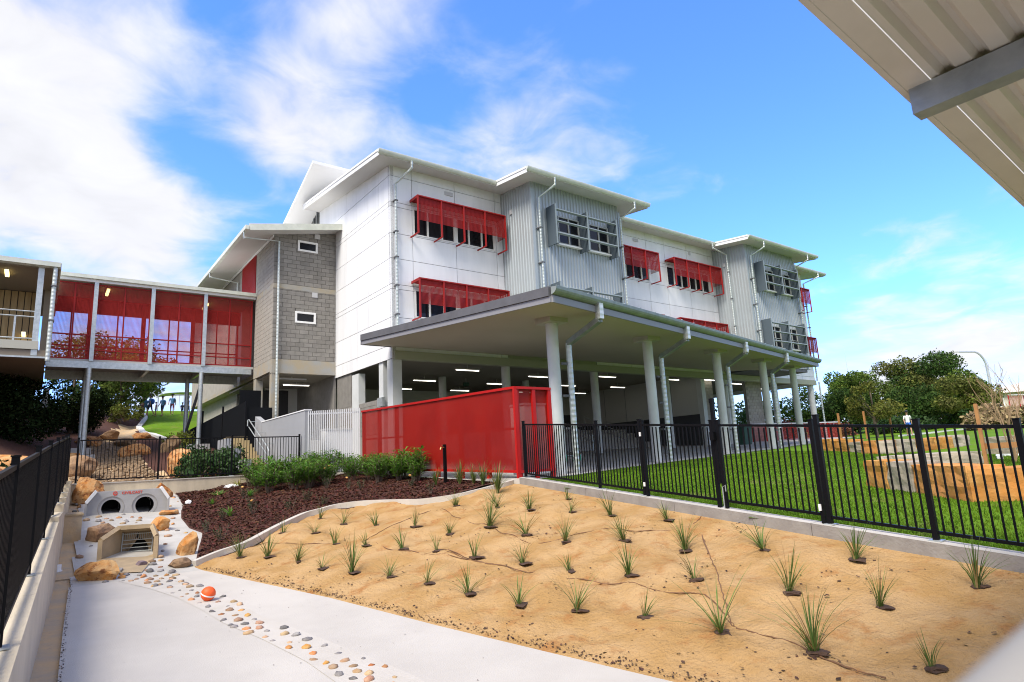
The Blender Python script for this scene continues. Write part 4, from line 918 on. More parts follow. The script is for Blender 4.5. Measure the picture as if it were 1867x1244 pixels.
for yy in (by0+.03,by1-.05):
    xs_=[.1,1.54,3.66,5.79,7.95]
    for a,b in zip(xs_[:-1],xs_[1:]):
        MB().quad((a+.06,yy,7.58),(b-.06,yy,7.58),(b-.06,yy,10.8),(a+.06,yy,10.8)).build('mesh_panel','red_mesh',BR)
        s=MB()
        for z in (7.58,7.95,8.58,10.78): s.box((a+.05,yy-.025,z-.025),(b-.05,yy+.025,z+.025))
        for x in ((a+b)/2,b-.08): s.box((x-.03,yy-.022,7.6),(x+.03,yy+.022,10.76))
        s.build('mesh_frame','red_metal',BR)
s=MB(); 
for yy in (by1-.03,): 
    s.box((bx0,yy,10.1),(bx1,yy+.02,10.8))
s.build('header_panel','red_metal',BR)
for x,y in ((2.0,31.6),(6.1,32.4)):
    t=thing('ceiling_light','lit strip light seen through the red bridge mesh, '+('nearer the left building' if x<4 else 'nearer the block tower'),'light',(x,y,10.7)); MB().box((x-.05,y-.5,10.66),(x+.05,y+.5,10.74)).build('tube','warm_light',t); piece('fitting','fitting',t,(x,y,10.78),(.14,1.05,.07))
# ============================================================ left building with balcony
LB=thing('balcony_building','dark underside of a raised building with a lit balcony and steel railing','building',(-4,27.8,3))
MB().box((-14,27.6,10.40),(.25,36,10.62)).build('roof','cream_gutter',LB)
MB().box((-14,27.75,10.36),(.20,36,10.396)).build('ceiling','left_ceiling',LB)
MB().box((-14,27.5,10.42),(.22,27.597,10.6)).build('gutter','cream_gutter',LB)
MB().box((-14,27.7,7.32),(-.22,37.3,7.62)).build('balcony_slab','cap_conc',LB)
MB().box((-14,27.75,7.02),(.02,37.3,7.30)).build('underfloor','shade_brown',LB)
MB().box((-14,27.66,7.00),(.03,27.745,7.06)).build('edge_angle','galv',LB)
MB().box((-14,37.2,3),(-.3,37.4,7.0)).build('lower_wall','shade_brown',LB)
MB().box((-14,30.5,3),(-3,30.7,7.0)).build('lower_wall','deck_dark',LB)
bwk=MB().box((-14,31.5,7.62),(-.3,31.6,10.36)).build('rear_wall','deck_dark',LB)
for k in range(40): piece('slat','timber_slat',bwk,(-.5-k*.22,31.47,8.98),(.19,.05,2.7))
MB().box((-.42,27.74,7.1),(-.24,27.94,10.4)).build('post','galv',LB)
downpipe([(.08,27.62,10.4),(.08,27.62,6.9)],LB,.075,br=(9.7,8.4),wall=27.9)
s=MB()
rl=bpy.data.objects.new('railing',None); COL.objects.link(rl); rl.parent=LB; BASE[rl.name]=BASE[LB.name]
for z in (8.72,8.52,7.72): MB().tube([(-9,27.8,z),(-.42,27.8,z)],.025,8).build('rail','galv',rl)
for x in (-.95,-2.4,-3.9): MB().box((x-.03,27.78,7.62),(x+.03,27.82,8.52)).build('baluster','galv',rl)
for (x,y,z,l) in ((-1.35,28.7,10.3,'on the balcony ceiling'),(-.75,31.2,8.5,'low on the timber wall of the balcony')):
    t=thing('wall_light','glowing yellow strip light '+l,'light',(x,y,z)); MB().box((x-.06,y-.4,z-.04),(x+.06,y+.4,z+.03)).build('tube','warm_light',t); piece('fitting','fitting',t,(x,y,z+.045),(.14,.82,.03))
MB().box((-.2,30.9,7.3),(.045,31.1,10.36)).build('end_wall','left_ceiling',LB)
MB().box((.06,36.7,6.1),(.3,37.3,7.0)).build('bracket','galv',LB)
# ============================================================ entry canopy
CN=thing('entry_canopy','grey edged skillion canopy on round white columns along the front of the school','canopy',(20,14,2.2))
cz=lambda y:6.24+.0859*(y-10.94)
A=[(9.69,10.94),(33.8,16.62),(33.8,22.0),(9.69,22.0)]
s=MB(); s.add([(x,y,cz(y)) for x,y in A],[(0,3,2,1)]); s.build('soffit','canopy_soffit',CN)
MB().add([(x,y,cz(y)+.30) for x,y in A],[(0,1,2,3)]).build('roof_sheet','old_gutter',CN)
def sl_bar(p,q,w,z0,z1,nrm):  # vertical-faced band between two points
    p=V(p);q=V(q);n_=V(nrm)*w; s=MB(); s.add([p+V((0,0,z0)),q+V((0,0,z0)),q+n_+V((0,0,z0)),p+n_+V((0,0,z0)),p+V((0,0,z1)),q+V((0,0,z1)),q+n_+V((0,0,z1)),p+n_+V((0,0,z1))],[(0,3,2,1),(4,5,6,7),(0,1,5,4),(1,2,6,5),(2,3,7,6),(3,0,4,7)]); return s
pA=V((9.69,10.94,cz(10.94)));pB=V((33.8,16.62,cz(16.62)));pD=V((9.69,22,cz(22)))
gdir=(pB-pA).normalized(); gn=V((gdir.y,-gdir.x,0)).normalized()
sl_bar(pD,pA,.05,-.02,.13,(-1,0,0)).build('lower_fascia','purlin_steel',CN)
sl_bar(pD+V((-.0,0,0)),pA,.09,.135,.37,(-1,0,0)).build('fascia','dark_fascia',CN)
sl_bar(pA,pB,.05,-.02,.15,tuple(gn)).build('lower_fascia','purlin_steel',CN)
sl_bar(pA+gn*.004,pB+gn*.004,.03,.155,.34,tuple(gn)).build('fascia','dark_fascia',CN)
sl_bar(pB,V((33.8,22,cz(22))),.05,-.02,.34,(1,0,0)).build('fascia','purlin_steel',CN)
sl_bar(V((9.64,22.02,cz(22))),V((10.9,22.02,cz(22))),.05,-.02,.36,(0,1,0)).build('fascia','dark_fascia',CN)
g0=pA+gn*.035-gdir*.05; prof=[(0,.36),(0,.17)]+[(.17*math.sin(t),.17+.19*(1-math.cos(t))) for t in (.3,.6,.9,1.2,1.57)]+[(.17,.37),(.15,.375),(.15,.34)]
MB().ext([g0+gn*a+V((0,0,b)) for a,b in prof],(pB-pA)+gdir*.2).build('gutter','old_gutter',CN)
L_=(pB-pA).length
for k in range(26): 
    p=g0+gdir*(.5+k*.94)+V((0,0,.0864*0)); p.z=pA.z+(pB.z-pA.z)*((.5+k*.94)/L_)+.385
    o=MB().bar(p,p+gn*.18,.03,.012).build('gutter_strap','galv',CN)
cols=[(11.4,12.95),(16.75,14.05),(22.2,15.05),(27.55,16.2),(32.5,17.4)]
for x,y in cols:
    z0=zsl(x,y)-.05; z1=cz(y)
    c=MB().tube([(x,y,z0),(x,y,z1-.14)],.172,24).build('column','conc_col',CN,smooth=True)
    MB().box((x-.33,y-.33,z1-.15),(x+.33,y+.33,z1+.06)).build('column_head','cap_conc',c)
for x,y in cols[:4]:
    # gutter outlet, offset arm and spiral downpipe
    px,py=x+.40,y-.22
    t_=(V((px+.15,py,0))-pA); 
    gx_=px-.15; gy_=10.94+.2356*(gx_-9.69)-.12; gz=cz(gy_)+.22
    o=MB().box((gx_-.07,gy_-.09,gz-.42),(gx_+.07,gy_+.09,gz)).build('outlet','spiral_galv',CN)
    MB().bar((gx_,gy_,gz-.42),(px,py,gz-.80),.15,.15).build('offset_pipe','old_gutter',CN)
    d=MB().tube([(px,py,gz-.80),(px,py,zsl(px,py)-.05)],.085,14).build('downpipe','spiral_galv',CN,smooth=True)
    s=MB()
    z=zsl(px,py)+.1
    while z<gz-.85: s.tube([(px,py,z),(px,py,z+.012)],.0885,14,False); z+=.17
    stuff(s.build('spiral_seam','galv',d))
    for z in (5.1,4.2,3.3,2.5): MB().box((x+.12,y-.16,z-.03),(px,py,z+.03)).build('bracket','dark_fascia',d)
# ============================================================ roof over the camera's terrace
OR=thing('awning','corrugated metal awning with galvanised beam overhead','awning',(3.5,-1.5,1.0))
oz=lambda x:4.7-.1*x
pts=[];y=.955;i=0
while y>-2.6:
    for q,h in ((0,0),(.25,0),(.42,.035),(.58,.035),(.75,0)):
        pts.append((y-q*.15,h))
    y-=.15
s=MB(); n=len(pts)
s.add([(-1.2,y,oz(-1.2)+h) for y,h in pts]+[(9.5,y,oz(9.5)+h) for y,h in pts],[(i,i+1,n+i+1,n+i) for i in range(n-1)])
s.build('roof_sheet','metal_ceiling',OR)
s=MB(); s.add([(-1.2,.955,oz(-1.2)-.012),(9.5,.955,oz(9.5)-.012),(9.5,1.07,oz(9.5)-.012),(-1.2,1.07,oz(-1.2)-.012)],[(0,1,2,3)])
s.add([(-1.2,.96,oz(-1.2)-.012),(9.5,.96,oz(9.5)-.012),(9.5,.96,oz(9.5)+.05),(-1.2,.96,oz(-1.2)+.05)],[(0,1,2,3)])
s.build('flashing','metal_ceiling',OR)
MB().bar((-1.2,1.085,oz(-1.2)+.008),(9.5,1.085,oz(9.5)+.008),.03,.045).build('edge_trim','metal_ceiling',OR)
s=MB(); s.bar((3.62,1.06,oz(3.55)-.085),(3.62,-2.6,oz(3.55)-.085),.11,.145); s.build('beam','beam_galv',OR)
MB().tube([(3.62,-2.3,.3),(3.62,-2.3,4.15)],.06,10).build('post','galv',OR,smooth=True)
MB().tube([(-1.0,-2.3,.3),(-1.0,-2.3,4.75)],.06,10).build('post','galv',OR,smooth=True)
MB().bar((-1.2,-2.3,oz(-1.2)-.06),(9.5,-2.3,oz(9.5)-.06),.1,.1).build('beam','beam_galv',OR)
# ============================================================ fences
def fence(name,label,posts,h=1.25,pitch=.087,pw=.05,group=None,extra=None,plates=True,skip_first=False,ph=.03,gap=.07):
    f=thing(name,label,'fence' if 'gate' not in name else 'gate',posts[0],group)
    for i,(x,y,z) in enumerate(posts):
        hh_=h+.03 if not extra or i not in extra else extra[i]
        p=piece('post','black_paint',f,(x,y,z+hh_/2),(pw,pw,hh_)); 
        piece('post_cap','black_paint',f,(x,y,z+hh_+.006),(pw+.012,pw+.012,.012))
        if plates:
            piece('base_plate','galv',f,(x,y,z+.006),(.13,.13,.012))
            for dx,dy in ((.045,.045),(-.045,.045),(.045,-.045),(-.045,-.045)): pass
    for (a,b) in zip(posts[:-1],posts[1:]):
        A_,B_=V(a),V(b); d=B_-A_; L_=V((d.x,d.y,0)).length
        if L_<.3: continue
        e=d.normalized()*(pw/2+.008)
        for zo in (gap+.02,h-.04):
            MB().bar(A_+e+V((0,0,zo)),B_-e+V((0,0,zo)),.028,.035).build('rail','black_paint',f)
        n=max(1,int(round((L_-pw)/pitch))); ang=math.atan2(d.y,d.x)
        for k in range(1,n):
            c=A_+d*(k/n); piece('picket','black_paint',f,(c.x,c.y,c.z+h/2+.02-.01),(.016,.016,h-gap-.07),(0,0,ang))
    return f
kp=lambda y:(KX(y),y,KZ(y))
fence('picket_fence','black steel picket fence on the kerb from the red screen to the double gate',[kp(11.49),kp(8.67),kp(7.40)],extra={2:1.30})
g1=fence('picket_gate','black picket gate leaf with tall latch post above the kerb',[kp(7.33),kp(5.75)],plates=False,gap=.09)
g2=fence('picket_gate','black picket gate leaf nearer the camera with drop bolt',[kp(5.62),kp(4.08)],plates=False,gap=.09)
lp=kp(5.69); g=piece('latch_post','black_paint',g1,(lp[0],lp[1],lp[2]+.95),(.05,.05,1.2)); piece('latch_knob','black_paint',g1,(lp[0],lp[1],lp[2]+1.58),(.06,.06,.07)); piece('latch','black_paint',g1,(lp[0]-.05,lp[1],lp[2]+1.05),(.1,.07,.12))
MB().tube([(lp[0]-.04,lp[1]-.05,lp[2]-.02),(lp[0]-.04,lp[1]-.05,lp[2]+.30),(lp[0]-.04,lp[1]-.10,lp[2]+.33),(lp[0]-.04,lp[1]-.10,lp[2]+.24)],.009,6).build('drop_bolt','galv',g2)
piece('hinge','white_plastic',g1,(kp(7.36)[0]-.04,7.36,kp(7.36)[2]+.2),(.02,.03,.07)); piece('hinge','white_plastic',g1,(kp(7.36)[0]-.04,7.36,kp(7.36)[2]+1.05),(.02,.03,.07)); piece('hinge','white_plastic',g2,(kp(4.06)[0]-.04,4.09,kp(4.06)[2]+.2),(.02,.03,.08))
fence('picket_fence','black steel picket fence with thick posts running right from the gate towards the camera',[kp(4.0),kp(2.8),kp(1.88),kp(.7),kp(-.5)],pw=.055,extra={0:1.34})
# left fence on the retaining wall (close set pickets)
lwp=[(WX(y)-.12,y,z) for y,z in ((.9,LWZ(.9)),(3.3,LWZ(3.3)),(5.73,LWZ(5.73)),(8.2,LWZ(8.2)),(10.6,LWZ(10.6)),(13.1,LWZ(13.1)),(15.4,LWZ(15.4)-.02),(17.6,LWZ(17.6)-.02),(19.8,LWZ(19.8)-.03),(21.7,2.5))]
fence('picket_fence','long black picket fence climbing along the top of the retaining wall on the left',lwp,pitch=.082,pw=.05,ph=.02)
MB()
fence('picket_fence','short black picket fence across the drain on the low back wall',[(.95,21.7,2.5),(2.98,21.7,2.5),(5.05,21.7,2.5),(7.22,21.7,2.5)],pitch=.088)
# ============================================================ screens
RS=thing('red_screen','tall red perforated metal screen wrapping the corner behind the mulch bed','screen',(8.9,11.3,2.0))
y0_,y1_=11.75,20.5; rx=9.0
rb=lambda y:2.14+.028*(y-11.3); rt=lambda y:4.24+.028*(y-11.3)
def rq(x0,y0,x1,y1,z00,z01,z10,z11,th=.012):
    return MB().add([(x0,y0,z00),(x1,y1,z10),(x1,y1,z11),(x0,y0,z01)],[(0,1,2,3)])
ysp=[y0_+(y1_-y0_)*k/7 for k in range(8)]
for a,b in zip(ysp[:-1],ysp[1:]):
    rq(rx,a,rx,b,rb(a)+.08,rt(a),rb(b)+.08,rt(b)).build('perforated_panel','red_perf',RS)
for i,a in enumerate(ysp): MB().box((rx+.02,a-.05,rb(a)-.12),(rx+.12,a+.05,rt(a)-.01)).build('post','red_frame',RS)
for dz in (.10,2.07): MB().bar((rx-.005,y0_-.02,rb(y0_)+dz),(rx-.005,y1_,rb(y1_)+dz),.07,.06).build('rail','red_frame',RS)
MB().bar((rx+.05,y0_,rb(y0_)+1.1),(rx+.05,y1_,rb(y1_)+1.1),.05,.05).build('rail','red_frame',RS)
xr=[9.0,9.55,10.05]
for a,b in zip(xr[:-1],xr[1:]):
    MB().quad((a,y0_-.02,rb(11.7)+.08),(b,y0_-.02,rb(11.7)+.08),(b,y0_-.02,rt(11.7)),(a,y0_-.02,rt(11.7))).build('perforated_panel','red_perf',RS)
for a in (xr[0],xr[1],xr[2]): MB().box((a-.05,y0_-.09,rb(11.5)-.12),(a+.05,y0_-.025,rt(11.5))).build('post','red_frame',RS)
for dz in (.10,2.07): MB().box((xr[0],y0_-.10,rb(11.5)+dz-.03),(xr[-1]+.05,y0_-.03,rb(11.5)+dz+.03)).build('rail','red_frame',RS)
MB().box((8.93,11.55,1.75),(9.2,20.6,2.10)).build('plinth','kerb_conc',RS)
# services seen dimly behind the screen
tk=thing('water_tank','pale tall cabinet showing dimly through the red screen','tank',(10.2,13.0,2.1)); MB().box((9.9,12.5,2.15),(10.6,13.1,3.9)).build('cabinet','white_plastic',tk); MB().box((9.88,12.48,3.9),(10.62,13.12,3.95)).build('lid','fitting',tk)
WS=thing('slat_screen','white upright batten screen between the grey wall and the red screen','screen',(8.2,21,2.3))
p0=V((7.42,21.38,0));p1=V((8.93,20.55,0)); zb,ztp=2.42,4.55
for k in range(28):
    c=p0+(p1-p0)*(k/27); piece('batten','slat_white',WS,(c.x,c.y,(zb+ztp)/2+k*.002),(.03,.045,ztp-zb),(0,0,math.atan2((p1-p0).y,(p1-p0).x)))
for z in (2.6,4.46): MB().bar((p0.x,p0.y+.045,z),(p1.x,p1.y+.045,z),.04,.05).build('rail','white_paint',WS)
MB().bar((7.4,21.4,2.3),(8.95,20.5,2.3),.16,.26).build('plinth','kerb_conc',WS)
# pale service cupboard behind the battens
cb_=thing('service_cabinet','pale pink grey cabinet glimpsed through the white battens','cabinet',(8.6,22.4,2.3)); MB().box((8.3,22.1,2.3),(9.3,22.6,3.95)).build('cabinet','white_paint',cb_); MB().box((8.28,22.07,3.95),(9.32,22.63,4.0)).build('lid','fitting',cb_)
# grey rendered wall, stair and its rail
GW=thing('rendered_wall','smooth light grey rendered wall beside the steps left of the white battens','wall',(7.36,21.5,2.4))
MB().box((7.30,21.4,2.1),(7.52,26.6,4.58)).build('wall','render_grey',GW); MB().box((7.28,21.38,4.582),(7.54,26.62,4.62)).build('coping','white_paint',GW)
MB().add([(7.3,26.62,2.6),(7.52,26.62,2.6),(7.52,27.88,2.6),(7.3,27.88,2.6),(7.3,26.62,4.6),(7.52,26.62,4.6),(7.52,27.88,5.0),(7.3,27.88,5.0)],[(0,3,2,1),(4,5,6,7),(0,1,5,4),(1,2,6,5),(2,3,7,6),(3,0,4,7)]).build('wall','render_grey',GW)
ST=thing('garden_steps','yellowish block steps climbing beside the grey rendered wall','steps',(6.6,24.7,2.4))
for k in range(9):
    for q in range(2):
        x0=6.18+q*.42; MB().box((x0+.006,24.7+k*.36,2.3),(x0+.414,24.7+k*.36+.44,2.75+k*.165)).build('step_block','step_block',ST)
for k in range(3): MB().box((5.94,23.6+k*1.45,2.3),(6.16,23.6+k*1.45+1.44,3.05+.45*k)).build('kerb','render_grey',ST)
hr=thing('handrail','bent galvanised handrail on the grey wall above the garden steps','handrail',(7.0,24.5,2.6))
MB().tube([(6.98,24.4,2.9),(6.98,24.4,3.35),(6.98,24.6,3.5),(6.98,27.3,4.75),(6.98,27.5,4.75),(6.98,27.5,4.5)],.025,8).build('rail','galv',hr,smooth=True)
MB().tube([(6.98,24.6,3.2),(6.98,27.3,4.45)],.02,8).build('lower_rail','galv',hr)
for y in (24.9,26.0,27.1): MB().bar((6.98,y,3.5+.463*(y-24.6)),(7.3,y,3.5+.463*(y-24.6)),.02,.02).build('bracket','galv',hr)
BS=thing('black_screen_fence','solid black screen fence with a sloping top beside the garden steps','fence',(5.9,28,3))
for i,(a,b) in enumerate(((27.6,29.8),(29.85,32),(32.05,34.2))):
    za=5.55-.13*(a-27.6)*1.0; zb2=5.55-.13*(b-27.6)
    xa,xb=6.95-.18*(a-27.6),6.95-.18*(b-27.6)
    MB().add([(xa,a,2.9),(xb,b,2.9),(xb-.05,b,2.9),(xa-.05,a,2.9),(xa,a,za),(xb,b,zb2),(xb-.05,b,zb2),(xa-.05,a,za)],[(0,3,2,1),(4,5,6,7),(0,1,5,4),(1,2,6,5),(2,3,7,6),(3,0,4,7)]).build('panel','black_screen',BS)
    piece('post','black_paint',BS,(xa-.03,a-.02,4.2),(.07,.07,2.7))
MB().box((6.9,27.6,3.2),(8.0,27.66,5.3)).build('panel','black_screen',BS)
MB().box((7.0,29.0,3.0),(7.9,29.08,6.2)).build('panel','black_screen',BS)
# ============================================================ drain structures
def local(ox,oy,oz,ang):   # frame whose local -Y faces the camera
    c,s=math.cos(ang),math.sin(ang)
    return lambda x,y,z:(ox+x*c-y*s,oy+x*s+y*c,oz+z)
HW=thing('pipe_headwall','grey precast headwall with two round black pipe mouths and red lettering','drain',(1.96,18.6,1.7))
ang=R_(-3); L=local(1.95,18.75,1.60,ang)
def circ(cx_,cz_,r,n=24): return [(cx_+r*math.cos(2*math.pi*k/n),cz_+r*math.sin(2*math.pi*k/n)) for k in range(n)]
out=[(-.86,-.1),(.86,-.1),(.86,.40),(.68,.68),(-.66,.68),(-.86,.38)]
bm=bmesh.new()
def loop(pts,y): 
    vs=[bm.verts.new(L(x,y,z)) for x,z in pts]
    return vs,[bm.edges.new((vs[i],vs[(i+1)%len(vs)])) for i in range(len(vs))]
o1,e1=loop(out,-.06); c1,f1=loop(circ(-.36,.27,.28),-.06); c2,f2=loop(circ(.36,.29,.28),-.06)
bmesh.ops.triangle_fill(bm,use_beauty=True,edges=e1+f1+f2)
for vs,dy in ((o1,.26),(c1,.05),(c2,.05)):
    ring=[bm.verts.new(v.co+V(L(0,dy,0))-V(L(0,0,0))) for v in vs]
    for i in range(len(vs)): bm.faces.new((vs[i],vs[(i+1)%len(vs)],ring[(i+1)%len(vs)],ring[i]))
me=bpy.data.meshes.new('face'); bmesh.ops.recalc_face_normals(bm,faces=bm.faces); bm.to_mesh(me); bm.free(); me.materials.append(MATS['precast']); link('face',me,HW)
def ringmesh(cx_,cz_,r0,r1,y0,y1,n=28):
    s=MB(); A0=circ(cx_,cz_,r0,n);A1=circ(cx_,cz_,r1,n)
    for i in range(n):
        j=(i+1)%n
        s.quad(L(A0[i][0],y0,A0[i][1]),L(A0[j][0],y0,A0[j][1]),L(A1[j][0],y1,A1[j][1]),L(A1[i][0],y1,A1[i][1]))
    return s
for cx_,cz_ in ((-.36,.27),(.36,.29)):
    ringmesh(cx_,cz_,.272,.205,-.045,-.045).build('pipe_collar','precast',HW)
    ringmesh(cx_,cz_,.284,.272,-.064,-.064).build('collar_joint','kerb_side',HW)
    s=ringmesh(cx_,cz_,.205,.205,-.045,.9); s.add([L(a,.9,b) for a,b in circ(cx_,cz_,.205)],[tuple(range(24))]); s.build('pipe','pipe_black',HW)
for sx in (-1,1):
    a=(sx*.86,.40);b=(sx*(.68 if sx>0 else .66),.68)
    s=MB(); s.add([L(a[0],-.16,a[1]),L(b[0],-.13,b[1]),L(b[0],.2,b[1]),L(a[0],.2,a[1]),L(a[0]+sx*.05,-.16,a[1]+.05),L(b[0]+sx*.05,-.13,b[1]+.05),L(b[0]+sx*.05,.2,b[1]+.05),L(a[0]+sx*.05,.2,a[1]+.05)],[(0,3,2,1),(4,5,6,7),(0,1,5,4),(1,2,6,5),(2,3,7,6),(3,0,4,7)]); s.build('wing_cap','precast_edge',HW)
    s=MB(); s.add([L(sx*.86,-.16,-.15),L(sx*.86,-.16,.40),L(sx*.86,.2,.40),L(sx*.86,.2,-.15),L(sx*.905,-.16,-.15),L(sx*.905,-.16,.46),L(sx*.905,.2,.46),L(sx*.905,.2,-.15)],[(0,1,2,3),(4,5,6,7),(0,1,5,4),(1,2,6,5),(2,3,7,6),(3,0,4,7)]); s.build('wing','precast',HW)
fc=bpy.data.curves.new('lettering','FONT'); fc.body='CIVILCAST'; fc.size=.095; fc.extrude=.002; fc.offset=.0025; fc.align_x='CENTER'; fc.align_y='CENTER'; fc.materials.append(MATS['logo_red'])
fo=bpy.data.objects.new('lettering',fc); COL.objects.link(fo); _m=bpy.data.meshes.new_from_object(fo); bpy.data.objects.remove(fo); fo=bpy.data.objects.new('lettering',_m); COL.objects.link(fo); fo.parent=HW; fo.location=V(L(.07,-.066,.615))-V(BASE[HW.name]); fo.rotation_euler=(R_(90),0,ang); fo.scale=(1,.9,1)
s=MB(); A0=circ(-.29,.615,.052,16);A1=circ(-.29,.615,.033,16)
for i in range(1,16): j=(i+1)%16; s.quad(*[L(p[0],-.067,p[1]) for p in (A0[i],A0[j],A1[j],A1[i])])
for d in (-.02,.012): s.quad(*[L(-.295+a,-.068,.615+b+d) for a,b in ((-.022,-.008),(.035,-.008),(.035,.006),(-.022,.006))])
s.build('logo','logo_red',HW)
DB=thing('drain_box','tan precast drain outlet with splayed sides, steel bar grate and apron','drain',(1.5,14.3,1.1))
_L0=local(1.57,14.0,1.135,R_(-22)); L=lambda x,y,z:_L0(x*.72,y*.85,z)
yb,yf=.40,-.30; ht=.40; wi=.37
P=lambda q,y:L(q[0],y,q[1])
s=MB(); s.quad(P((-wi,.0),yb),P((-wi,ht),yb),P((-.60,.34),yf),P((-.60,-.05),yf)); s.build('splay_wall','precast_tan',DB)
s=MB(); s.quad(P((wi,.0),yb),P((.62,-.05),yf),P((.62,.34),yf),P((wi,ht),yb)); s.build('splay_wall','precast_tan',DB)
s=MB(); s.quad(P((-wi,ht),yb),P((-.40,.50),yf+.42),P((-.60,.34),yf)); s.quad(P((wi,ht),yb),P((.62,.34),yf),P((.38,.50),yf+.42)); s.quad(P((-wi,ht),yb),P((wi,ht),yb),P((.38,.50),yf+.42),P((-.40,.50),yf+.42)); s.build('hood','precast_tan',DB)
s=MB()
for a,b,ya,yb_ in (((-.62,-.05),(-.62,.34),yf,yf),((-.62,.34),(-.38,.51),yf,yf+.42),((-.38,.51),(.40,.51),yf+.42,yf+.42),((.40,.51),(.64,.34),yf+.42,yf),((.64,.34),(.64,-.05),yf,yf)):
    s.bar(L(a[0],ya,a[1]),L(b[0],yb_,b[1]),.075,.06,up=tuple(V(L(0,1,0))-V(L(0,0,0))))
s.build('rim','precast_tan',DB)
s=MB(); n=14; arc=[(.0+.26*math.cos(math.pi*k/n),.02+.27*math.sin(math.pi*k/n)) for k in range(n+1)]
s.quad(L(.26,yb,.02),L(wi,yb,.0),L(wi,yb,ht),L(0,yb,ht),*[L(a,yb,b) for a,b in arc[:n//2+1]][::-1])
s.quad(L(-.26,yb,.02),*[L(a,yb,b) for a,b in arc[n//2:]],L(0,yb,ht),L(-wi,yb,ht),L(-wi,yb,.0))
s.build('rear_face','precast_tan',DB)
s=MB(); s.quad(L(-wi,yb+.35,-.1),L(wi,yb+.35,-.1),L(wi,yb+.35,ht),L(-wi,yb+.35,ht)); s.quad(L(-wi,yb,ht),L(wi,yb,ht),L(wi,yb+.35,ht),L(-wi,yb+.35,ht)); s.quad(L(-wi,yb,-.1),L(-wi,yb,ht),L(-wi,yb+.35,ht),L(-wi,yb+.35,-.1));s.quad(L(wi,yb,-.1),L(wi,yb,ht),L(wi,yb+.35,ht),L(wi,yb+.35,-.1)); s.build('pipe_void','pipe_black',DB)
gr=bpy.data.objects.new('grate',None); COL.objects.link(gr); gr.parent=DB; BASE[gr.name]=BASE[DB.name]
for z in (.05,.12,.19,.26,.37): MB().tube([L(-.36,yb-.04-.12*(.4-z),z),L(.36,yb-.04-.12*(.4-z),z)],.009,6).build('bar','galv',gr)
for k in range(16): x=-.34+k*.045; MB().tube([L(x,yb-.06,.27),L(x,yb-.04,.39)],.005,5).build('bar','galv',gr)
for x in (-.36,.36): MB().tube([L(x,yb-.09,.02),L(x,yb-.04,.4)],.010,6).build('bar','galv',gr)
s=MB(); gz_=lambda q,e:(q[0],q[1],float(ZD(q[0],q[1]))+e)
for i in range(8):
    t0,t1=i/8,(i+1)/8; f=lambda u,t:L((-.62+1.24*u)*(1+.1*t)+.05*t,yf-1.2*t,0)
    for j in range(6): s.quad(*[gz_(f(u,t),.016) for u,t in ((j/6,t0),(j/6,t1),((j+1)/6,t1),((j+1)/6,t0))])
s.quad(L(-wi,yb,.012),gz_(L(-.62,yf,0),.016),gz_(L(.62,yf,0),.016),L(wi,yb,.012))
s.build('apron','precast_tan',DB)
s=MB(); q=[gz_(L(*c,0),.018) for c in ((-.30,-1.30),(.25,-1.26),(.27,-1.46),(-.28,-1.50))]; s.ext(q,(0,0,.03)); s.build('sill_block','kerb_side',DB)
pt=thing('sandstone_block','square tan block standing in the channel against the left wall','block',(.6,16.2,1.2)); 
MB().box((.55,15.9,1.2),(.86,16.9,1.86)).build('block','tan_channel',pt); MB().box((.53,15.88,1.862),(.88,16.92,1.90)).build('top','precast_tan',pt)
pc_=thing('plastic_pipe_plug','small white plastic pipe cap lying in the tan channel','pipe',(.44,13.6,1.1)); MB().tube([(.44,13.6,1.05),(.44,13.6,1.16)],.055,14).build('cap','white_plastic',pc_); MB().tube([(.44,13.6,1.04),(.44,13.6,1.07)],.07,14).build('flange','white_plastic',pc_)
# ============================================================ small things on path and mulch
bx_,by_=2.0,9.62; r_=.093
bme=bmesh.new(); bmesh.ops.create_uvsphere(bme,u_segments=32,v_segments=20,radius=r_); me=bpy.data.meshes.new('ball'); bme.to_mesh(me); bme.free()
me.materials.append(MATS['ball_orange']); me.materials.append(MATS['white_plastic'])
for p in me.polygons: p.use_smooth=True
ball=thing('ball','orange rubber ball with a white stripe resting among the path pebbles','ball',(bx_,by_,float(ZL(by_)))); o=link('ball_skin',me); o.parent=ball; o.location=(0,0,r_)
s=MB(); n=40
d=V((.25,-.35,1)).normalized(); u=d.orthogonal().normalized(); w=d.cross(u)
for k in range(n):
    t0,t1=2*math.pi*k/n,2*math.pi*(k+1)/n
    f=lambda t,h:(u*math.cos(t)+w*math.sin(t))*math.sqrt(r_*r_-h*h)*1.012+d*h+V((0,0,r_))
    s.quad(f(t0,-.009),f(t1,-.009),f(t1,.009),f(t0,.009))
s=s.build('stripe','white_plastic'); s.parent=ball
tx,ty=DATA['misc']['tap']; sc_=8.55/tx; tx,ty=tx*sc_,ty*sc_; tz=zt(tx,ty)
tp=thing('garden_tap','black tap standpipe with a brass tap in front of the red screen','tap',(tx,ty,tz))
MB().box((tx-.035,ty-.035,tz-.1),(tx+.035,ty+.035,tz+.98)).build('standpipe','black_paint',tp)
MB().tube([(tx-.03,ty-.02,tz+.9),(tx-.14,ty-.06,tz+.9),(tx-.17,ty-.07,tz+.84)],.016,8).build('spout','brass',tp); MB().bar((tx-.12,ty-.08,tz+.96),(tx-.08,ty-.02,tz+.96),.02,.012).build('handle','brass',tp)
def slab_thing(x,y,lab,sz,cat='slab'):
    z=zt(x,y); t=thing('white_block',lab,cat,(x,y,z)); me=rock_mesh('block','white_plastic',sz,77,1,4,.02); o=inst('body',me,t,(x,y,z+.0),(0,0,-.4)); return t
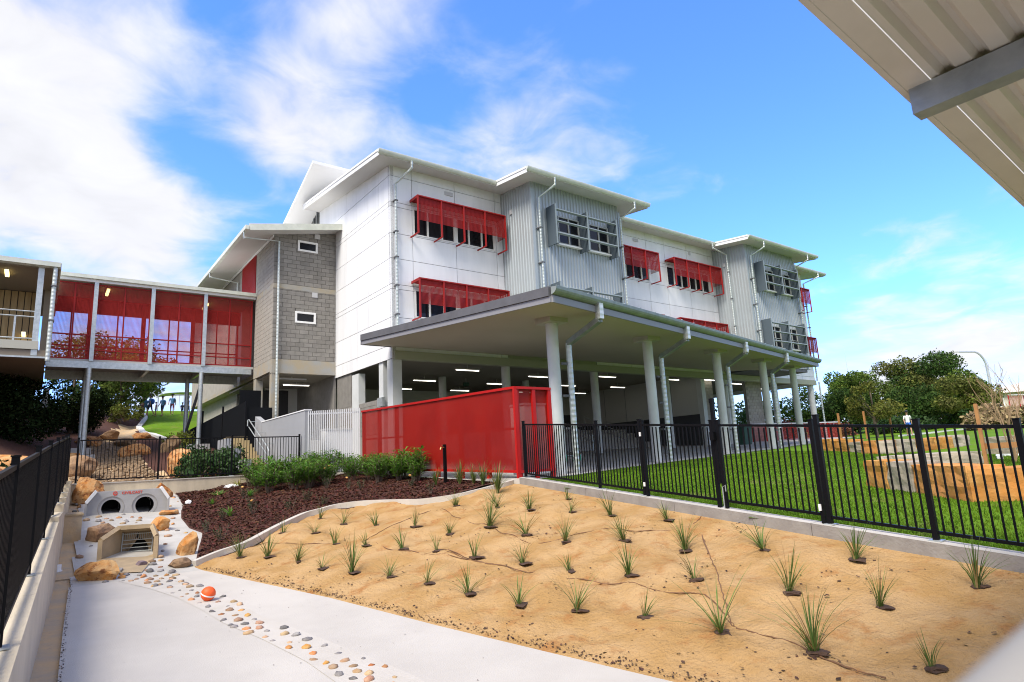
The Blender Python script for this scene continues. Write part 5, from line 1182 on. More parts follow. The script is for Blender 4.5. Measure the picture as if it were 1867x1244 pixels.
slab_thing(DATA['misc']['white'][0],DATA['misc']['white'][1],'flat white plaster lump lying on the mulch below the low back wall',(.42,.16,.13),'lump')
slab_thing(3.42,19.3,'small white lump at the edge of the mulch beside the drain',(.16,.12,.12),'lump')
# ============================================================ grass tufts in the matting
def tuft_mesh(seed,n=46,h=.42,spread=.30,w=.0072,m='tuft_leaf',droop=.5):
    rn=random.Random(seed); s=MB()
    for k in range(n):
        a=rn.uniform(0,6.283); sp=rn.random()**.75*spread; hh_=h*rn.uniform(.45,1)*(1-.25*sp/spread); ww=w*rn.uniform(.7,1.2); r0=rn.uniform(0,.03)
        d=V((math.cos(a),math.sin(a),0)); side=V((-math.sin(a),math.cos(a),0)); dr=droop*rn.random()
        prev=None; pts=[]
        for i in range(6):
            t=i/5; out_=r0+sp*1.3*(t**1.6); zz=hh_*(t-.42*dr*t**3*(1+sp*1.6)); pts.append((d*out_+V((0,0,zz-.02)),ww*(1-t**2.2)+.0006))
        vs=[];fs=[]
        for p,q in pts: vs+=[p-side*q/1.6,p+side*q/1.6]
        for i in range(5): fs.append((2*i,2*i+1,2*i+3,2*i+2))
        s.m=1 if rn.random()<.13 else 0
        s.add(vs,fs)
    return s.mesh('leaves',[m,'dry_leaf'])
tms=[tuft_mesh(i,n=nn,h=hh_,spread=sp_) for i,(nn,hh_,sp_) in enumerate([(34,.60,.26),(26,.50,.40),(46,.64,.36),(18,.44,.20),(30,.58,.46)])]
holes_=[rock_mesh('planting_hole','soil',(.15+.03*i,.10+.015*i,.03),9+i,2,4,.5) for i in range(4)]
T=[(x,y) for x,y,_ in DATA['tufts']]
# rows: distance from the path edge, then order along the path
def dist(x,y): return x-float(XR(min(y,12.4)))
rowid=[]
T2=sorted(T,key=lambda p:dist(*p)/(float(XK(p[1]))-float(XR(p[1]))))
nr=5; per=math.ceil(len(T2)/nr); names_row=['row along the path','second row from the path','middle row of the matting','row below the top row','top row under the kerb']
_o1='first second third fourth fifth sixth seventh eighth ninth tenth eleventh twelfth thirteenth fourteenth fifteenth sixteenth seventeenth eighteenth nineteenth twentieth'.split()
def ordw(n):
    return _o1[n-1] if n<=20 else (['','','twenty','thirty','forty'][n//10]+'-'+_o1[n%10-1] if n%10 else ['','','twentieth','thirtieth','fortieth'][n//10])
ordn=['first','second','third','fourth','fifth','sixth','seventh','eighth','ninth','tenth','eleventh','twelfth']
rnd=random.Random(5); protos=[]
sizew={0:'thin upright',1:'wide splayed',2:'large dense',3:'small',4:'long leaved'}
for ri in range(nr):
    row=sorted(T2[ri*per:(ri+1)*per],key=lambda p:p[1])
    for k,(x,y) in enumerate(row):
        v=rnd.randrange(5); z=float(ZS(np.array(x),np.array(y))); sc=rnd.uniform(.8,1.25)
        lab='%s grass tuft, %s from the camera in the %s'%(sizew[v],ordn[k],names_row[ri])
        t=thing('grass_tuft',lab,'grass tuft',(x,y,z),'grass tufts planted in the matting bank')
        inst('leaves',tms[v],t,(x,y,z+.01),(rnd.uniform(-.22,.22),rnd.uniform(-.22,.22),rnd.uniform(0,6.28)),(sc*rnd.uniform(.85,1.15),sc*rnd.uniform(.85,1.15),sc*rnd.uniform(.8,1.1)))
        inst('planting_hole',rnd.choice(holes_),t,(x+.02,y-.03,z-.004),(0,0,rnd.uniform(0,3)),(rnd.uniform(.7,1.1),rnd.uniform(.7,1.2),1))
# ============================================================ plants in the mulch
def leaf(s,base,d,up,L_,W_,fold=.15):
    side=d.cross(up).normalized(); mid=base+d*L_*.5+up*L_*.08
    s.add([base,mid-side*W_/2+up*W_*fold,base+d*L_-up*L_*.10,mid+side*W_/2+up*W_*fold,mid],[(0,4,1),(0,3,4),(1,4,2),(4,3,2)])
def shrub_mesh(seed,h,rad,nst,lpst,L_,W_,m,stems=True,flower=0):
    rn=random.Random(seed); s=MB()
    for k in range(nst):
        a=rn.uniform(0,6.283); sp=rn.random()**.6*rad; hh_=h*rn.uniform(.55,1)
        top=V((math.cos(a)*sp,math.sin(a)*sp,hh_)); b=V((math.cos(a)*sp*.25,math.sin(a)*sp*.25,-.03))
        s.m=1; s.tube([b,(b+top)/2+V((0,0,.03)),top],[.007,.006,.004],4,False); s.m=0
        for q in range(lpst):
            t=(q+1)/lpst; p=b+(top-b)*(.25+.75*t); aa=q*2.4+rn.uniform(-.4,.4)+a; d=V((math.cos(aa),math.sin(aa),rn.uniform(.1,.75))).normalized()
            leaf(s,p,d,V((0,0,1)),L_*rn.uniform(.7,1.15),W_*rn.uniform(.8,1.15))
    return s.mesh('foliage',[m,'bark'])
gm=[shrub_mesh(i,.74,.36,17,11,.25,.055,'bush_leaf') for i in range(4)]
sm=[shrub_mesh(20+i,.34,.16,7,8,.075,.035,'bush_dark') for i in range(3)]
rm=[tuft_mesh(60+i,n=70,h=.85,spread=.28,w=.011,droop=.35) for i in range(2)]
stm=[tuft_mesh(70+i,n=22,h=.34,spread=.30,w=.03,droop=.8,m='bush_leaf') for i in range(2)]
ym=tuft_mesh(75,n=26,h=.42,spread=.34,w=.035,droop=.6,m='yellow_leaf')
PL=[]
for k,x,y in DATA['plants']:
    s_=min(1,8.62/x,21.1/y); x,y=x*s_,y*s_
    PL.append((k,x,y))
for (x,y) in ((6.1,20.6),(6.6,20.9),(7.1,20.4),(7.6,20.2),(8.1,19.6),(8.5,19.0),(8.55,18.2),(8.5,17.2),(8.3,16.4),(8.0,17.6),(7.4,19.3),(6.9,19.8),(5.6,20.4),(5.9,19.4),(6.4,18.4),(7.0,18.6),(7.7,18.2),(7.9,16.9),(8.4,15.6),(5.3,19.6)): PL.append(('ginger',x,y))
rnd=random.Random(11)
PL.sort(key=lambda p:(p[0],-p[2]))
cnts={}
where={'ginger':'long leaved shrub in the clump along the red screen','shrub':'small dark round leaved shrub on the mulch','reed':'tall thin reed tuft near the black tap','strap':'low strappy plant beside the drain','yellow':'yellow green strappy plant at the end post of the short fence'}
nm={'ginger':'leafy_shrub','shrub':'small_shrub','reed':'reed_tuft','strap':'strappy_plant','yellow':'yellow_plant'}
for k,x,y in PL:
    cnts[k]=cnts.get(k,0)+1; z=zt(x,y); c=cnts[k]
    lab=where[k]+('' if k=='yellow' else ', '+ordw(c)+' from the far wall')
    me={'ginger':gm,'shrub':sm,'reed':rm,'strap':stm,'yellow':[ym]}[k]; me=rnd.choice(me)
    t=thing(nm[k],lab,'shrub' if k in('ginger','shrub') else 'plant',(x,y,z),None if k=='yellow' else {'ginger':'leafy shrubs along the red screen','shrub':'small shrubs on the mulch','reed':'reed tufts by the tap','strap':'strappy plants beside the drain'}[k])
    inst('foliage',me,t,(x,y,z),(0,0,rnd.uniform(0,6.28)),rnd.uniform(.8,1.15))
    if k=='ginger' and c%6==2 or k=='shrub' and c%4==1:
        fl=rock_mesh('flower','flower',(.07,.07,.05),c,1,4,.3); inst('flower',fl,t,(x-.08,y-.1,z+(.45 if k=='ginger' else .3)))
# ============================================================ sandstone block walls on the lawn
def stone_row(pts,hs,name,labels,group,th=.5,drop=.12,top=None,mats=None):
    k=0
    for (a,b,nb) in pts:
        a=V((*a,0));b=V((*b,0)); d=b-a; nrm=V((-d.y,d.x,0)).normalized()
        if nrm.dot(V((1,0.3,0)))<0: nrm=-nrm
        for i in range(nb):
            p=a+d*(i/nb); q=a+d*((i+1)/nb); c=(p+q)/2+nrm*th/2; L_=d.length/nb-.02
            rn=random.Random(k*13+int(a.x*10)); bm=bmesh.new(); bmesh.ops.create_cube(bm,size=1); bmesh.ops.subdivide_edges(bm,edges=bm.edges[:],cuts=5,use_grid_fill=True)
            z0=min(zg(p.x,p.y),zg(q.x,q.y))-drop; ht=hs[k%len(hs)]+drop
            sd_=rn.random()*40
            for v in bm.verts:
                co_=v.co.copy(); nn=mnoise.noise(V((co_.x*3*L_+sd_,co_.y*3,co_.z*3)))
                e=sum(abs(abs(t)-.5)<.01 for t in co_)
                v.co=V((co_.x*L_,co_.y*th,(co_.z+.5)*ht)); 
                dv=V((co_.x,co_.y,co_.z)).normalized()*nn*.05*(.4 if co_.z>.45 else 1); v.co+=dv
                if e>=2: v.co-=V((co_.x,co_.y,(co_.z if co_.z>0 else 0))).normalized()*.02
            me=bpy.data.meshes.new('stone'); bm.to_mesh(me); bm.free(); me.materials.append(MATS[mats[k%len(mats)]])
            o=inst(name,me,None,(c.x,c.y,z0),(0,0,math.atan2(d.y,d.x))); tag(o,labels[k],'stone block',group); k+=1
near=['orange sandstone block at the left end of the nearest terrace wall','grey topped sandstone block, second in the nearest terrace wall','wide rough orange block in the middle of the nearest terrace wall','big orange corner block of the nearest terrace wall beside the thick fence post','flat faced orange block at the right end of the nearest terrace wall','orange block of the nearest terrace wall leaving the picture']
stone_row([((12.9,5.75),(11.9,4.55),2),((11.9,4.55),(10.75,3.38),1),((10.75,3.38),(11.3,2.5),1),((11.3,2.5),(12.3,1.4),1),((12.3,1.4),(13.3,.3),1)],[.50,.50,.50,.47,.45,.45],'sandstone_block',near,'sandstone blocks of the nearest terrace wall',.55,mats=['sandstone','sandstone_grey','sandstone','sandstone','sandstone','sandstone'])
adj=['leftmost grey brown','dark reddish','pale grey','tall orange edged','brown','long brown','orange','brown grey','pale end']
farl=[a+' block of the long far terrace wall beyond the lawn' for a in adj]
stone_row([((24.4,12.6),(22.9,10.6),2),((22.9,10.6),(21.7,9.15),1),((21.7,9.15),(26.6,8.05),5)],[.44,.44,.44,.46,.45,.45,.44,.44],'sandstone_block',farl,'sandstone blocks of the far terrace wall',.6,mats=['sandstone','sandstone','sandstone_grey','sandstone','sandstone_grey','sandstone','sandstone','sandstone_grey'])
stone_row([((23.6,6.9),(22.2,5.1),1),((22.2,5.1),(21.0,3.4),1)],[.55,.52],'sandstone_block',['grey striated block at the left of the wall behind the bare sapling','orange and brown block in the wall behind the bare sapling'],'sandstone blocks behind the sapling',.7,mats=['sandstone_grey','sandstone'])
stone_row([((15.2,6.1),(17.2,5.0),1)],[.36],'stone_slab',['long pale grey flat stone lying behind the nearest terrace wall'],None,.6,mats=['sandstone_grey'])
# thin concrete edging lines in the lawn
for pl in (((18.5,7.6),(20.2,7.4),(22.2,6.9)),((19,5.2),(20.6,5.6),(21,5.0)),((36,14),(40,13.2),(46,12))):
    pp=smooth([(x,y,zg(x,y)+.03) for x,y in pl],5); s=MB()
    for a,b in zip(pp[:-1],pp[1:]): s.bar(a,b,.12,.08)
    s.build('edging_strip','precast_edge',kind='structure')
# ============================================================ bare sapling in its timber guard
def branchy(s,p,d,L_,r,depth,rn):
    q=p+d*L_*.5+V((rn.uniform(-.06,.06),rn.uniform(-.06,.06),0))*L_; e=p+d*L_+V((rn.uniform(-.1,.1),rn.uniform(-.1,.1),0))*L_
    s.tube([p,q,e],[r,r*.8,r*.55],5,False)
    if depth>0:
        for k in range(rn.choice([2,3])):
            a=rn.uniform(0,6.28); dd=(d+V((math.cos(a),math.sin(a),.25))*rn.uniform(.3,.6)).normalized(); branchy(s,p+(e-p)*rn.uniform(.35,1),dd,L_*rn.uniform(.5,.75),r*.55,depth-1,rn)
sx,sy=17.6,4.55; sz=zg(sx,sy)
sap=thing('sapling','bare leafless sapling with several tall stems between two timber stakes','tree',(sx,sy,sz))
rn=random.Random(9); s=MB()
for k in range(5):
    a=k*1.3; branchy(s,V((sx,sy,sz)),V((math.cos(a)*.22,math.sin(a)*.22,1)).normalized(),rn.uniform(.9,1.5),.018,3,rn)
s.build('branches','twig',sap,smooth=True)
for i,(x,y) in enumerate(((16.4,4.75),(17.8,4.0))):
    z=zg(x,y); t=thing('timber_stake','orange brown timber stake, '+('the one left of the bare sapling' if i==0 else 'the one right of the bare sapling'),'stake',(x,y,z)); piece('stake','stake_wood',t,(x,y,z+.6),(.065,.065,1.5)); piece('stake_top','stake_wood',t,(x,y,z+1.355),(.055,.055,.012))
gl=thing('guard_rail','low timber rail joining the stakes of the bare sapling','rail',(17,4.4,zg(17,4.4))); MB().bar((16.4,4.70,zg(17,4.4)+.42),(17.9,3.95,zg(17,4.4)+.42),.04,.12).build('rail','stake_wood',gl); MB().bar((17.75,4.1,zg(17,4.4)-.05),(17.75,4.1,zg(17,4.4)+.4),.04,.05).build('leg','stake_wood',gl)
# ============================================================ trees
def leaf_np(centers,radii,n,size,seed,squash=.8,shell=.55):
    r=np.random.RandomState(seed); C_=np.array(centers); R=np.array(radii); w=R**2; idx=r.choice(len(R),n,p=w/w.sum())
    d=r.randn(n,3); d/=np.linalg.norm(d,axis=1)[:,None]; rad=R[idx]*(shell+(1-shell)*r.rand(n)**.6)*(1+.18*np.sin(d[:,0]*7+idx)*np.cos(d[:,1]*6))
    p=C_[idx]+d*rad[:,None]*np.array([1,1,squash])
    a=r.randn(n,3); a/=np.linalg.norm(a,axis=1)[:,None]; b=np.cross(a,d+r.randn(n,3)*.6); b/=np.linalg.norm(b,axis=1)[:,None]+1e-9
    s=size*(.5+r.rand(n)); a*=s[:,None]; b*=(s*.55)[:,None]
    v=np.stack([p-a*.5,p-b*.5+a*.05,p+a*.5,p+b*.5+a*.05],1).reshape(-1,3)
    return v,np.arange(n*4).reshape(-1,4)
def tree(name,label,x,y,z,h,w,m,seed,n=5000,leaf_=.32,trunk=.35,nb=16,group=None,cat='tree',layered=False,tm='bark'):
    n=int(n*1.9); leaf_*=.72
    rn=random.Random(seed); t=thing(name,label,cat,(x,y,z),group)
    cs=[];rs=[]
    tz=h*trunk
    for k in range(nb):
        a=rn.uniform(0,6.28); q=rn.random()**.5; zz=rn.uniform(tz*.9,h*.86); env=math.sin(math.pi*min(1,max(.08,(zz-tz*.5)/(h-tz*.35))))**.6
        rr=w/2*q*env*.8; br=w*rn.uniform(.13,.23)*(.8 if layered else 1)
        cs.append((x+math.cos(a)*rr,y+math.sin(a)*rr,z+zz)); rs.append(br)
    v,f=leaf_np(cs,rs,n,leaf_,seed,.5 if layered else .75)
    link('crown',np_mesh('crown',v,f,m),t)
    s=MB(); s.tube([(x,y,z-.2),(x+rn.uniform(-.1,.1)*h*.2,y,z+tz),(x,y,z+h*.75)],[h*.028,h*.02,h*.008],8)
    for c in cs[:9]:
        s.tube([(x,y,z+tz*rn.uniform(.6,1.2)),((x+c[0])/2,(y+c[1])/2,(z+tz+c[2])/2),c],[h*.012,h*.008,h*.004],5,False)
    s.build('trunk',tm,t,smooth=True); return t
def at(px,D,f=1131.179,cx=933.5,cy=622.0,py=None): pass
TR=[('T1',50.6,26.0,3.2,4.9,5.4,'tree_light',7000,.24,.12,'bright green bushy tree seen between the end columns of the canopy',False),
('T2',56,24.2,3.5,5.6,5.2,'tree_a',5200,.28,.25,'mid green rounded tree just right of the building corner',False),
('T3',60,22.2,3.8,5.9,5.8,'tree_c',5200,.28,.25,'yellowish green tree behind the small staked yellow tree',False),
('T4',60,20.6,3.7,6.5,6.4,'tree_b',7600,.28,.22,'tallest dark green tree above the walking child',False),
('T4b',56,17.4,3.5,3.9,4.6,'tree_a',5200,.28,.1,'rounded tree at the right end of the tree belt',False),
('T5',50,15.2,3.3,3.2,4.4,'tree_c',5200,.24,.05,'olive wide drooping shrub tree in front at the right end of the belt',False),
('T6',50,22.6,3.3,3.4,4.6,'tree_b',4600,.24,.1,'dark low tree behind the small yellow tree',False),
('T6b',66,29.5,4.0,6.0,5.5,'tree_a',4200,.3,.2,'pale green tree farthest behind the building end',False),
('T8',52,18.6,3.3,3.2,5.6,'tree_b',4200,.24,.05,'very dark bush mass in the shade below the tallest tree',False)]
for i,(k,x,y,z,h,w,m,n_,lf,tk_,lab,lay) in enumerate(TR): tree('broadleaf_tree',lab,x,y,z,h,w,m,200+i,n_,lf,tk_,16,'trees along the far side of the lawn',layered=lay)
tree('young_tree','small yellow green staked tree on the far side of the lawn',37.5,15.7,2.72,3.6,2.9,'tree_y',301,1500,.2,.35,10)
for i,(x,y) in enumerate(((36.7,15.9),(38.2,15.2),(35.2,16.6))):
    z=zg(x,y); t=thing('timber_stake','thin stake by the small yellow tree, '+['the left one of the pair','the right one of the pair','the lone one nearer the building'][i],'stake',(x,y,z)); piece('stake','stake_wood',t,(x,y,z+.7),(.09,.09,1.6)); piece('stake_top','stake_wood',t,(x,y,z+1.506),(.07,.07,.012))
def hedge(x,y,z,w,d,h,m,n,lab,seed,nm_='shrub',lf=.2):
    rn=random.Random(seed); cs=[];rs=[]
    for k in range(12): cs.append((x+rn.uniform(-w/2,w/2),y+rn.uniform(-d/2,d/2),z+rn.uniform(.15,.6)*h)); rs.append(h*rn.uniform(.3,.5))
    t=thing(nm_,lab,'shrub',(x,y,z)); v,f=leaf_np(cs,rs,n,lf,seed,.8,.3); link('foliage',np_mesh('foliage',v,f,m),t)
    s=MB()
    for c in cs[:6]: s.tube([(x,y,z-.1),c],[.05,.02],5,False)
    s.build('stems','bark',t); return t
hedge(47,19.5,3.0,4,3,1.6,'bush_dark',2600,'low dark green shrubs at the foot of the trees near the building',401)
hedge(50,17.5,3.1,4,3,1.5,'bush_dark',2600,'low grey green shrubs behind the walking child',402)
hedge(50,14.6,3.2,4,3,1.4,'bush_dark',2600,'low dark shrubs at the foot of the olive tree',403)
hedge(40,11.2,2.85,3.0,2.2,1.3,'dryshrub',2600,'dry brown shrub bank behind the bare sapling',404,lf=.22)
hedge(46,11.2,3.2,4,2.2,1.3,'dryshrub',2600,'dry twiggy shrubs below the grey roofed houses',405,lf=.22)
hedge(43.5,24.8,2.7,3.5,2,1.9,'redshrub',2600,'reddish brown shrubs behind the far block pier',406,lf=.2)
hedge(46.5,22.6,2.8,3.5,2,1.5,'redshrub',2400,'reddish shrubs behind the red mesh barrier',407,lf=.2)
hedge(52,33,3.0,6,4,5,'bush_dark',3000,'dark trees seen through the gap between the block piers',408,'broadleaf_shrub',.35)
# left trees
LT=[(-1.6,34.5,4.2,3.0,6.0,'dark_leaf',9000,.2,.05,'very dark spreading tree under the balcony building'),(1.4,41,5.0,4.6,4.4,'dark_leaf',9000,.18,.1,'dark bushy tree left of the creek'),(-4,39,6.2,3.6,7,'dark_leaf',7000,.3,.1,'dark tree deep behind the rock bank'),
(3.4,50,6.6,6.4,6.4,'tree_a',3000,.3,.3,'tree showing through the red bridge mesh near the left building'),(6.6,58,7.8,5.8,6,'tree_c',2800,.3,.35,'tree showing through the middle of the red bridge mesh'),(4.2,48,6.4,4.3,4.2,'tree_a',2600,.26,.25,'small bright tree at the head of the creek beside the children')]
for i,(x,y,z,h,w,m,n_,lf,tk_,lab) in enumerate(LT): tree('broadleaf_tree',lab,x,y,z,h,w,m,500+i,n_,lf,tk_,16)
hedge(4.4,47,6.4,1.6,1.6,1.1,'tree_c',1500,'yellow green grass clump at the top of the creek',410,'grass_clump',.16)
hedge(5.2,32.2,3.9,1.0,.8,.9,'yellow_leaf',900,'yellow leaved shrub at the foot of the bridge column',411,lf=.12)
for i,(x,y) in enumerate(((4.2,22.9),(4.9,22.8),(5.3,23.6),(4.6,24.4),(5.6,25.4),(4.8,26.4))): hedge(x,y,zn(x,y),.9,.7,1.0,'bush_dark',700,'dark green shrub on the mulch behind the short fence, '+ordn[i]+' from the fence',420+i,lf=.13)
for i,(x,y) in enumerate(((-.9,14.6),(-1.5,15.8),(-1.2,20),(-2.2,19.5))): hedge(x,y,zn(x,y),1.2,.8,.7,'dark_leaf',700,'low dim plants on the rock bank behind the left fence, '+ordn[i]+' going away',430+i,lf=.13)
# ============================================================ people
def person(x,y,z,h,face,cols,pose,label,carry=None):
    s=h/1.7; skin,top,bot,hair=cols
    J={}; J['pel']=(0,0,.92);J['ch']=(0,.01,1.18);J['ne']=(0,0,1.42);J['hd0']=(0,.0,1.50);J['hd']=(0,-.02,1.60);J['hd1']=(0,-.01,1.68)
    st=pose.get('stride',0)
    for sd_,q in ((-1,'l'),(1,'r')):
        k=st*sd_
        J['hip'+q]=(sd_*.09,0,.88);J['kn'+q]=(sd_*.10,-.10*k-.02,.50);J['an'+q]=(sd_*.10,-.26*k+.02,.09+.03*abs(k)*(k<0));J['to'+q]=(sd_*.11,-.26*k-.13,.035)
        J['sh'+q]=(sd_*.175,0,1.37);J['el'+q]=(sd_*.23,.08*k+.02,1.11);J['ha'+q]=(sd_*.23,.20*k-.08,.88);J['fi'+q]=(sd_*.23,.22*k-.12,.80)
    E_=[('pel','ch'),('ch','ne'),('ne','hd0'),('hd0','hd'),('hd','hd1')]
    for q in 'lr': E_+=[('pel','hip'+q),('hip'+q,'kn'+q),('kn'+q,'an'+q),('an'+q,'to'+q),('ch','sh'+q),('sh'+q,'el'+q),('el'+q,'ha'+q),('ha'+q,'fi'+q)]
    rad=dict(pel=.13,ch=.135,ne=.055,hd0=.06,hd=.095,hd1=.075,hip=.085,kn=.052,an=.036,to=.032,sh=.058,el=.038,ha=.03,fi=.022)
    ks=list(J); me=bpy.data.meshes.new('body'); me.from_pydata([J[k] for k in ks],[(ks.index(a),ks.index(b)) for a,b in E_],[])
    ob=bpy.data.objects.new('body_tmp',me); COL.objects.link(ob)
    sk=ob.modifiers.new('s','SKIN'); sk.use_smooth_shade=True
    for i,k in enumerate(ks):
        rr=rad.get(k,rad.get(k[:-1],.05)); me.skin_vertices[0].data[i].radius=(rr,rr*.8 if k in('pel','ch') else rr); me.skin_vertices[0].data[i].use_root=(k=='pel')
    ob.modifiers.new('u','SUBSURF').levels=1
    dg=bpy.context.evaluated_depsgraph_get(); m2=bpy.data.meshes.new_from_object(ob.evaluated_get(dg)); bpy.data.objects.remove(ob)
    m2.materials.clear()
    for c in (skin,top,bot,hair): m2.materials.append(MATS[c])
    for p in m2.polygons:
        c=p.center; p.use_smooth=True
        if c.z>1.58 or (c.z>1.5 and c.y>.02): p.material_index=3
        elif c.z>1.43: p.material_index=0
        elif c.z>.93 and not (abs(c.x)>.19 and c.z<1.16): p.material_index=1
        elif c.z>.55 and abs(c.x)<.2: p.material_index=2
        elif c.z<.07: p.material_index=3
        else: p.material_index=0
    t=thing('person',label,'person',(x,y,z)); t.rotation_euler=(0,0,face); t.scale=(s,s,s)
    o=bpy.data.objects.new('body',m2); COL.objects.link(o); o.parent=t
    if carry:
        mm=rock_mesh('backpack',carry,(.30,.20,.40),5,2,4,.05); b=bpy.data.objects.new('backpack',mm); COL.objects.link(b); b.parent=t; b.location=(0,.17,1.02)
    mm=MB(); n=14; hd=V((0,-.02,1.66)); mm.tube([hd+V((0,0,0)),hd+V((0,0,.008))],.17,n); mm.tube([hd+V((0,0,.006)),hd+V((0,0,.08))],[.10,.07],n); hb=mm.build('hat',pose.get('hat','hat_navy')); hb.parent=t
    return t
person(35.9,13.45,zg(35.9,13.45)-.02,1.30,R_(-60),('skin','shirt_white','short_blue','hat_navy'),dict(stride=1),'child in a white shirt and blue shorts walking across the far lawn')
kids=[(5.55,50.5,'shirt_maroon','cloth_navy','cloth_navy','child in dark red at the left end of the group on the hill'),(6.0,51.0,'shirt_blue','shirt_blue',None,'tall child in a pale blue top among the group on the hill'),(6.25,50.2,'shirt_blue','cloth_navy','short_blue','child with a bright blue backpack behind the tall child'),
(6.6,51.2,'shirt_maroon','cloth_navy',None,'low dark child between the two blue shirted children'),(7.0,50.6,'shirt_blue','cloth_navy','shirt_blue','child with pale blue backpack left of the middle of the group'),(7.75,50.9,'shirt_blue','shirt_maroon','cloth_navy','child with navy backpack standing before the white shade sail'),
(8.35,51.5,'cloth_navy','cloth_navy',None,'crouching dark child right of the navy backpack'),(8.75,51.0,'shirt_maroon','cloth_navy',None,'child in maroon in the middle of the hill path'),(10.2,52.5,'cloth_navy','cloth_navy','shirt_maroon','child in navy by the pale railing'),
(12.1,52.4,'cloth_navy','cloth_navy','cloth_navy','dark child left of the leaning bridge brace'),(12.6,52.8,'shirt_maroon','cloth_navy',None,'maroon child just left of the bridge brace'),(13.6,52.0,'short_blue','cloth_navy','short_blue','child in vivid blue beside the white bridge column')]
for i,(x,y,a,b,c,lab) in enumerate(kids): y+=((i*37)%11-5)*.15; person(x,y,zn(x,y)+0,1.35+.1*((i*7)%3)-(.35 if i in(3,6) else 0),R_(160+i*37),('skin',a,b,'hair'),dict(stride=.5*(i%3)),lab,c)
# ============================================================ background buildings, lamp, barriers
def house(x,y,z,w,d,h,rh,rot,lab,wallm='house_wall',roofm='house_roof',nm_='house'):
    t=thing(nm_,lab,'building',(x,y,z)); c,s_=math.cos(rot),math.sin(rot)
    P_=lambda a,b,q:(x+a*c-b*s_,y+a*s_+b*c,z+q)
    w2,d2=w/2,d/2
    MB().ext([P_(-w2,-d2,-.5),P_(w2,-d2,-.5),P_(w2,d2,-.5),P_(-w2,d2,-.5)],(0,0,h+.5)).build('wall',wallm,t)
    e=.5; s=MB(); r1=w2-d2*.9 if w>d else 0
    a=[P_(-w2-e,-d2-e,h),P_(w2+e,-d2-e,h),P_(w2+e,d2+e,h),P_(-w2-e,d2+e,h),P_(-r1,0,h+rh),P_(r1,0,h+rh)]
    s.add(a,[(0,1,5,4),(1,2,5),(2,3,4,5),(3,0,4),(3,2,1,0)]); s.build('roof',roofm,t)
    for k in range(3):
        u=-w2+w*(k+.5)/3; f=MB().ext([P_(u-.6,-d2-.03,1),P_(u+.6,-d2-.03,1),P_(u+.6,-d2-.03,2.1),P_(u-.6,-d2-.03,2.1)],tuple(V(P_(0,.05,0))-V(P_(0,0,0)))).build('window','white_trim',t)
        MB().ext([P_(u-.5,-d2-.05,1.1),P_(u+.5,-d2-.05,1.1),P_(u+.5,-d2-.05,2.0),P_(u-.5,-d2-.05,2.0)],tuple(V(P_(0,.015,0))-V(P_(0,0,0)))).build('pane','dark_glass',f)
    return t
house(103,27.7,4.9,9,9,2.2,1.5,R_(-65),'dark grey roofed house behind the lamp post','house_wall')
house(95,24.0,4.6,8,8,2.0,1.3,R_(-70),'pale roofed house right of the lamp post','white_paint','white_trim')
house(84,19.9,4.4,8,8,2.4,1.2,R_(-70),'beige roofed house at the right edge of the picture','house_wall','house_wall')
house(25,74,8.3,16,10,3.0,2.4,R_(20),'long building with a cream hip roof seen under the bridge','house_wall','cream_gutter','pavilion')
MB().box((13.2,60,8),(16,64,11)).build('tmp','house_wall') if 0 else None
pv=thing('veranda_block','grey balcony block end with railings seen below the bridge beyond the columns','building',(11.5,48,7)); MB().box((10.9,47,6),(14,52,10.8)).build('wall','render_grey',pv); MB().box((9.6,46.2,9.2),(14,47,9.35)).build('awning','fitting',pv); piece('window','door_dark',pv,(12,46.95,8.6),(.9,.06,1.0)); 
for k in range(9): piece('baluster','fitting',pv,(10.0+k*.2,46.3,7.6),(.03,.03,1.0))
ss=thing('shade_sail','white curved shade canopy behind the children on the hill','canopy',(9.5,56,8)); s=MB(); n=10
for k in range(n):
    a0,a1=math.pi*k/n,math.pi*(k+1)/n; s.quad((9.5-2.2*math.cos(a0),55,8.9+.35*math.sin(a0)),(9.5-2.2*math.cos(a1),55,8.9+.35*math.sin(a1)),(9.5-2.2*math.cos(a1),57.5,8.9+.35*math.sin(a1)),(9.5-2.2*math.cos(a0),57.5,8.9+.35*math.sin(a0)))
s.build('fabric','white_plastic',ss)
for x in (7.3,11.7): MB().tube([(x,55.1,7.6),(x,55.1,9.12)],.04,6).build('post','galv',ss)
wf=thing('railing_fence','pale railing along the hill path behind the children','fence',(10,54,7.7)); MB().box((8.2,54.0,8.85),(15.5,54.04,8.92)).build('rail','fitting',wf)
for k in range(24): piece('picket','fitting',wf,(8.3+k*.31,54.02,8.3),(.03,.03,1.15))
# street lamp
lx,ly=85.4,22.95; lz=zg(lx,ly)
SL_=thing('street_lamp','tall grey street lamp with a curved arm above the distant houses','street lamp',(lx,ly,lz)); dv=V((-.85,.53,0))
top=V((lx,ly,10.2)); pts=[V((lx,ly,lz)),V((lx,ly,10.1))]+[V((lx,ly,10.1))+dv*(1.3*(1-math.cos(t)))+V((0,0,1.9*math.sin(t))) for t in (.3,.6,.9,1.2,1.5)]+[V((lx,ly,12.05))+dv*3.2]
MB().tube(pts,[.17,.14]+[.11]*5+[.09],8).build('pole','galv',SL_,smooth=True); e=pts[-1]; MB().bar(e,e+dv*.9+V((0,0,-.03)),.34,.16).build('lamp_head','fitting',SL_)
am=thing('antenna_mast','thin radio mast far beyond the trees','mast',(150,67,5)); MB().tube([(150,67,4),(150,67,25.5)],[.12,.04],5).build('mast','fitting',am)
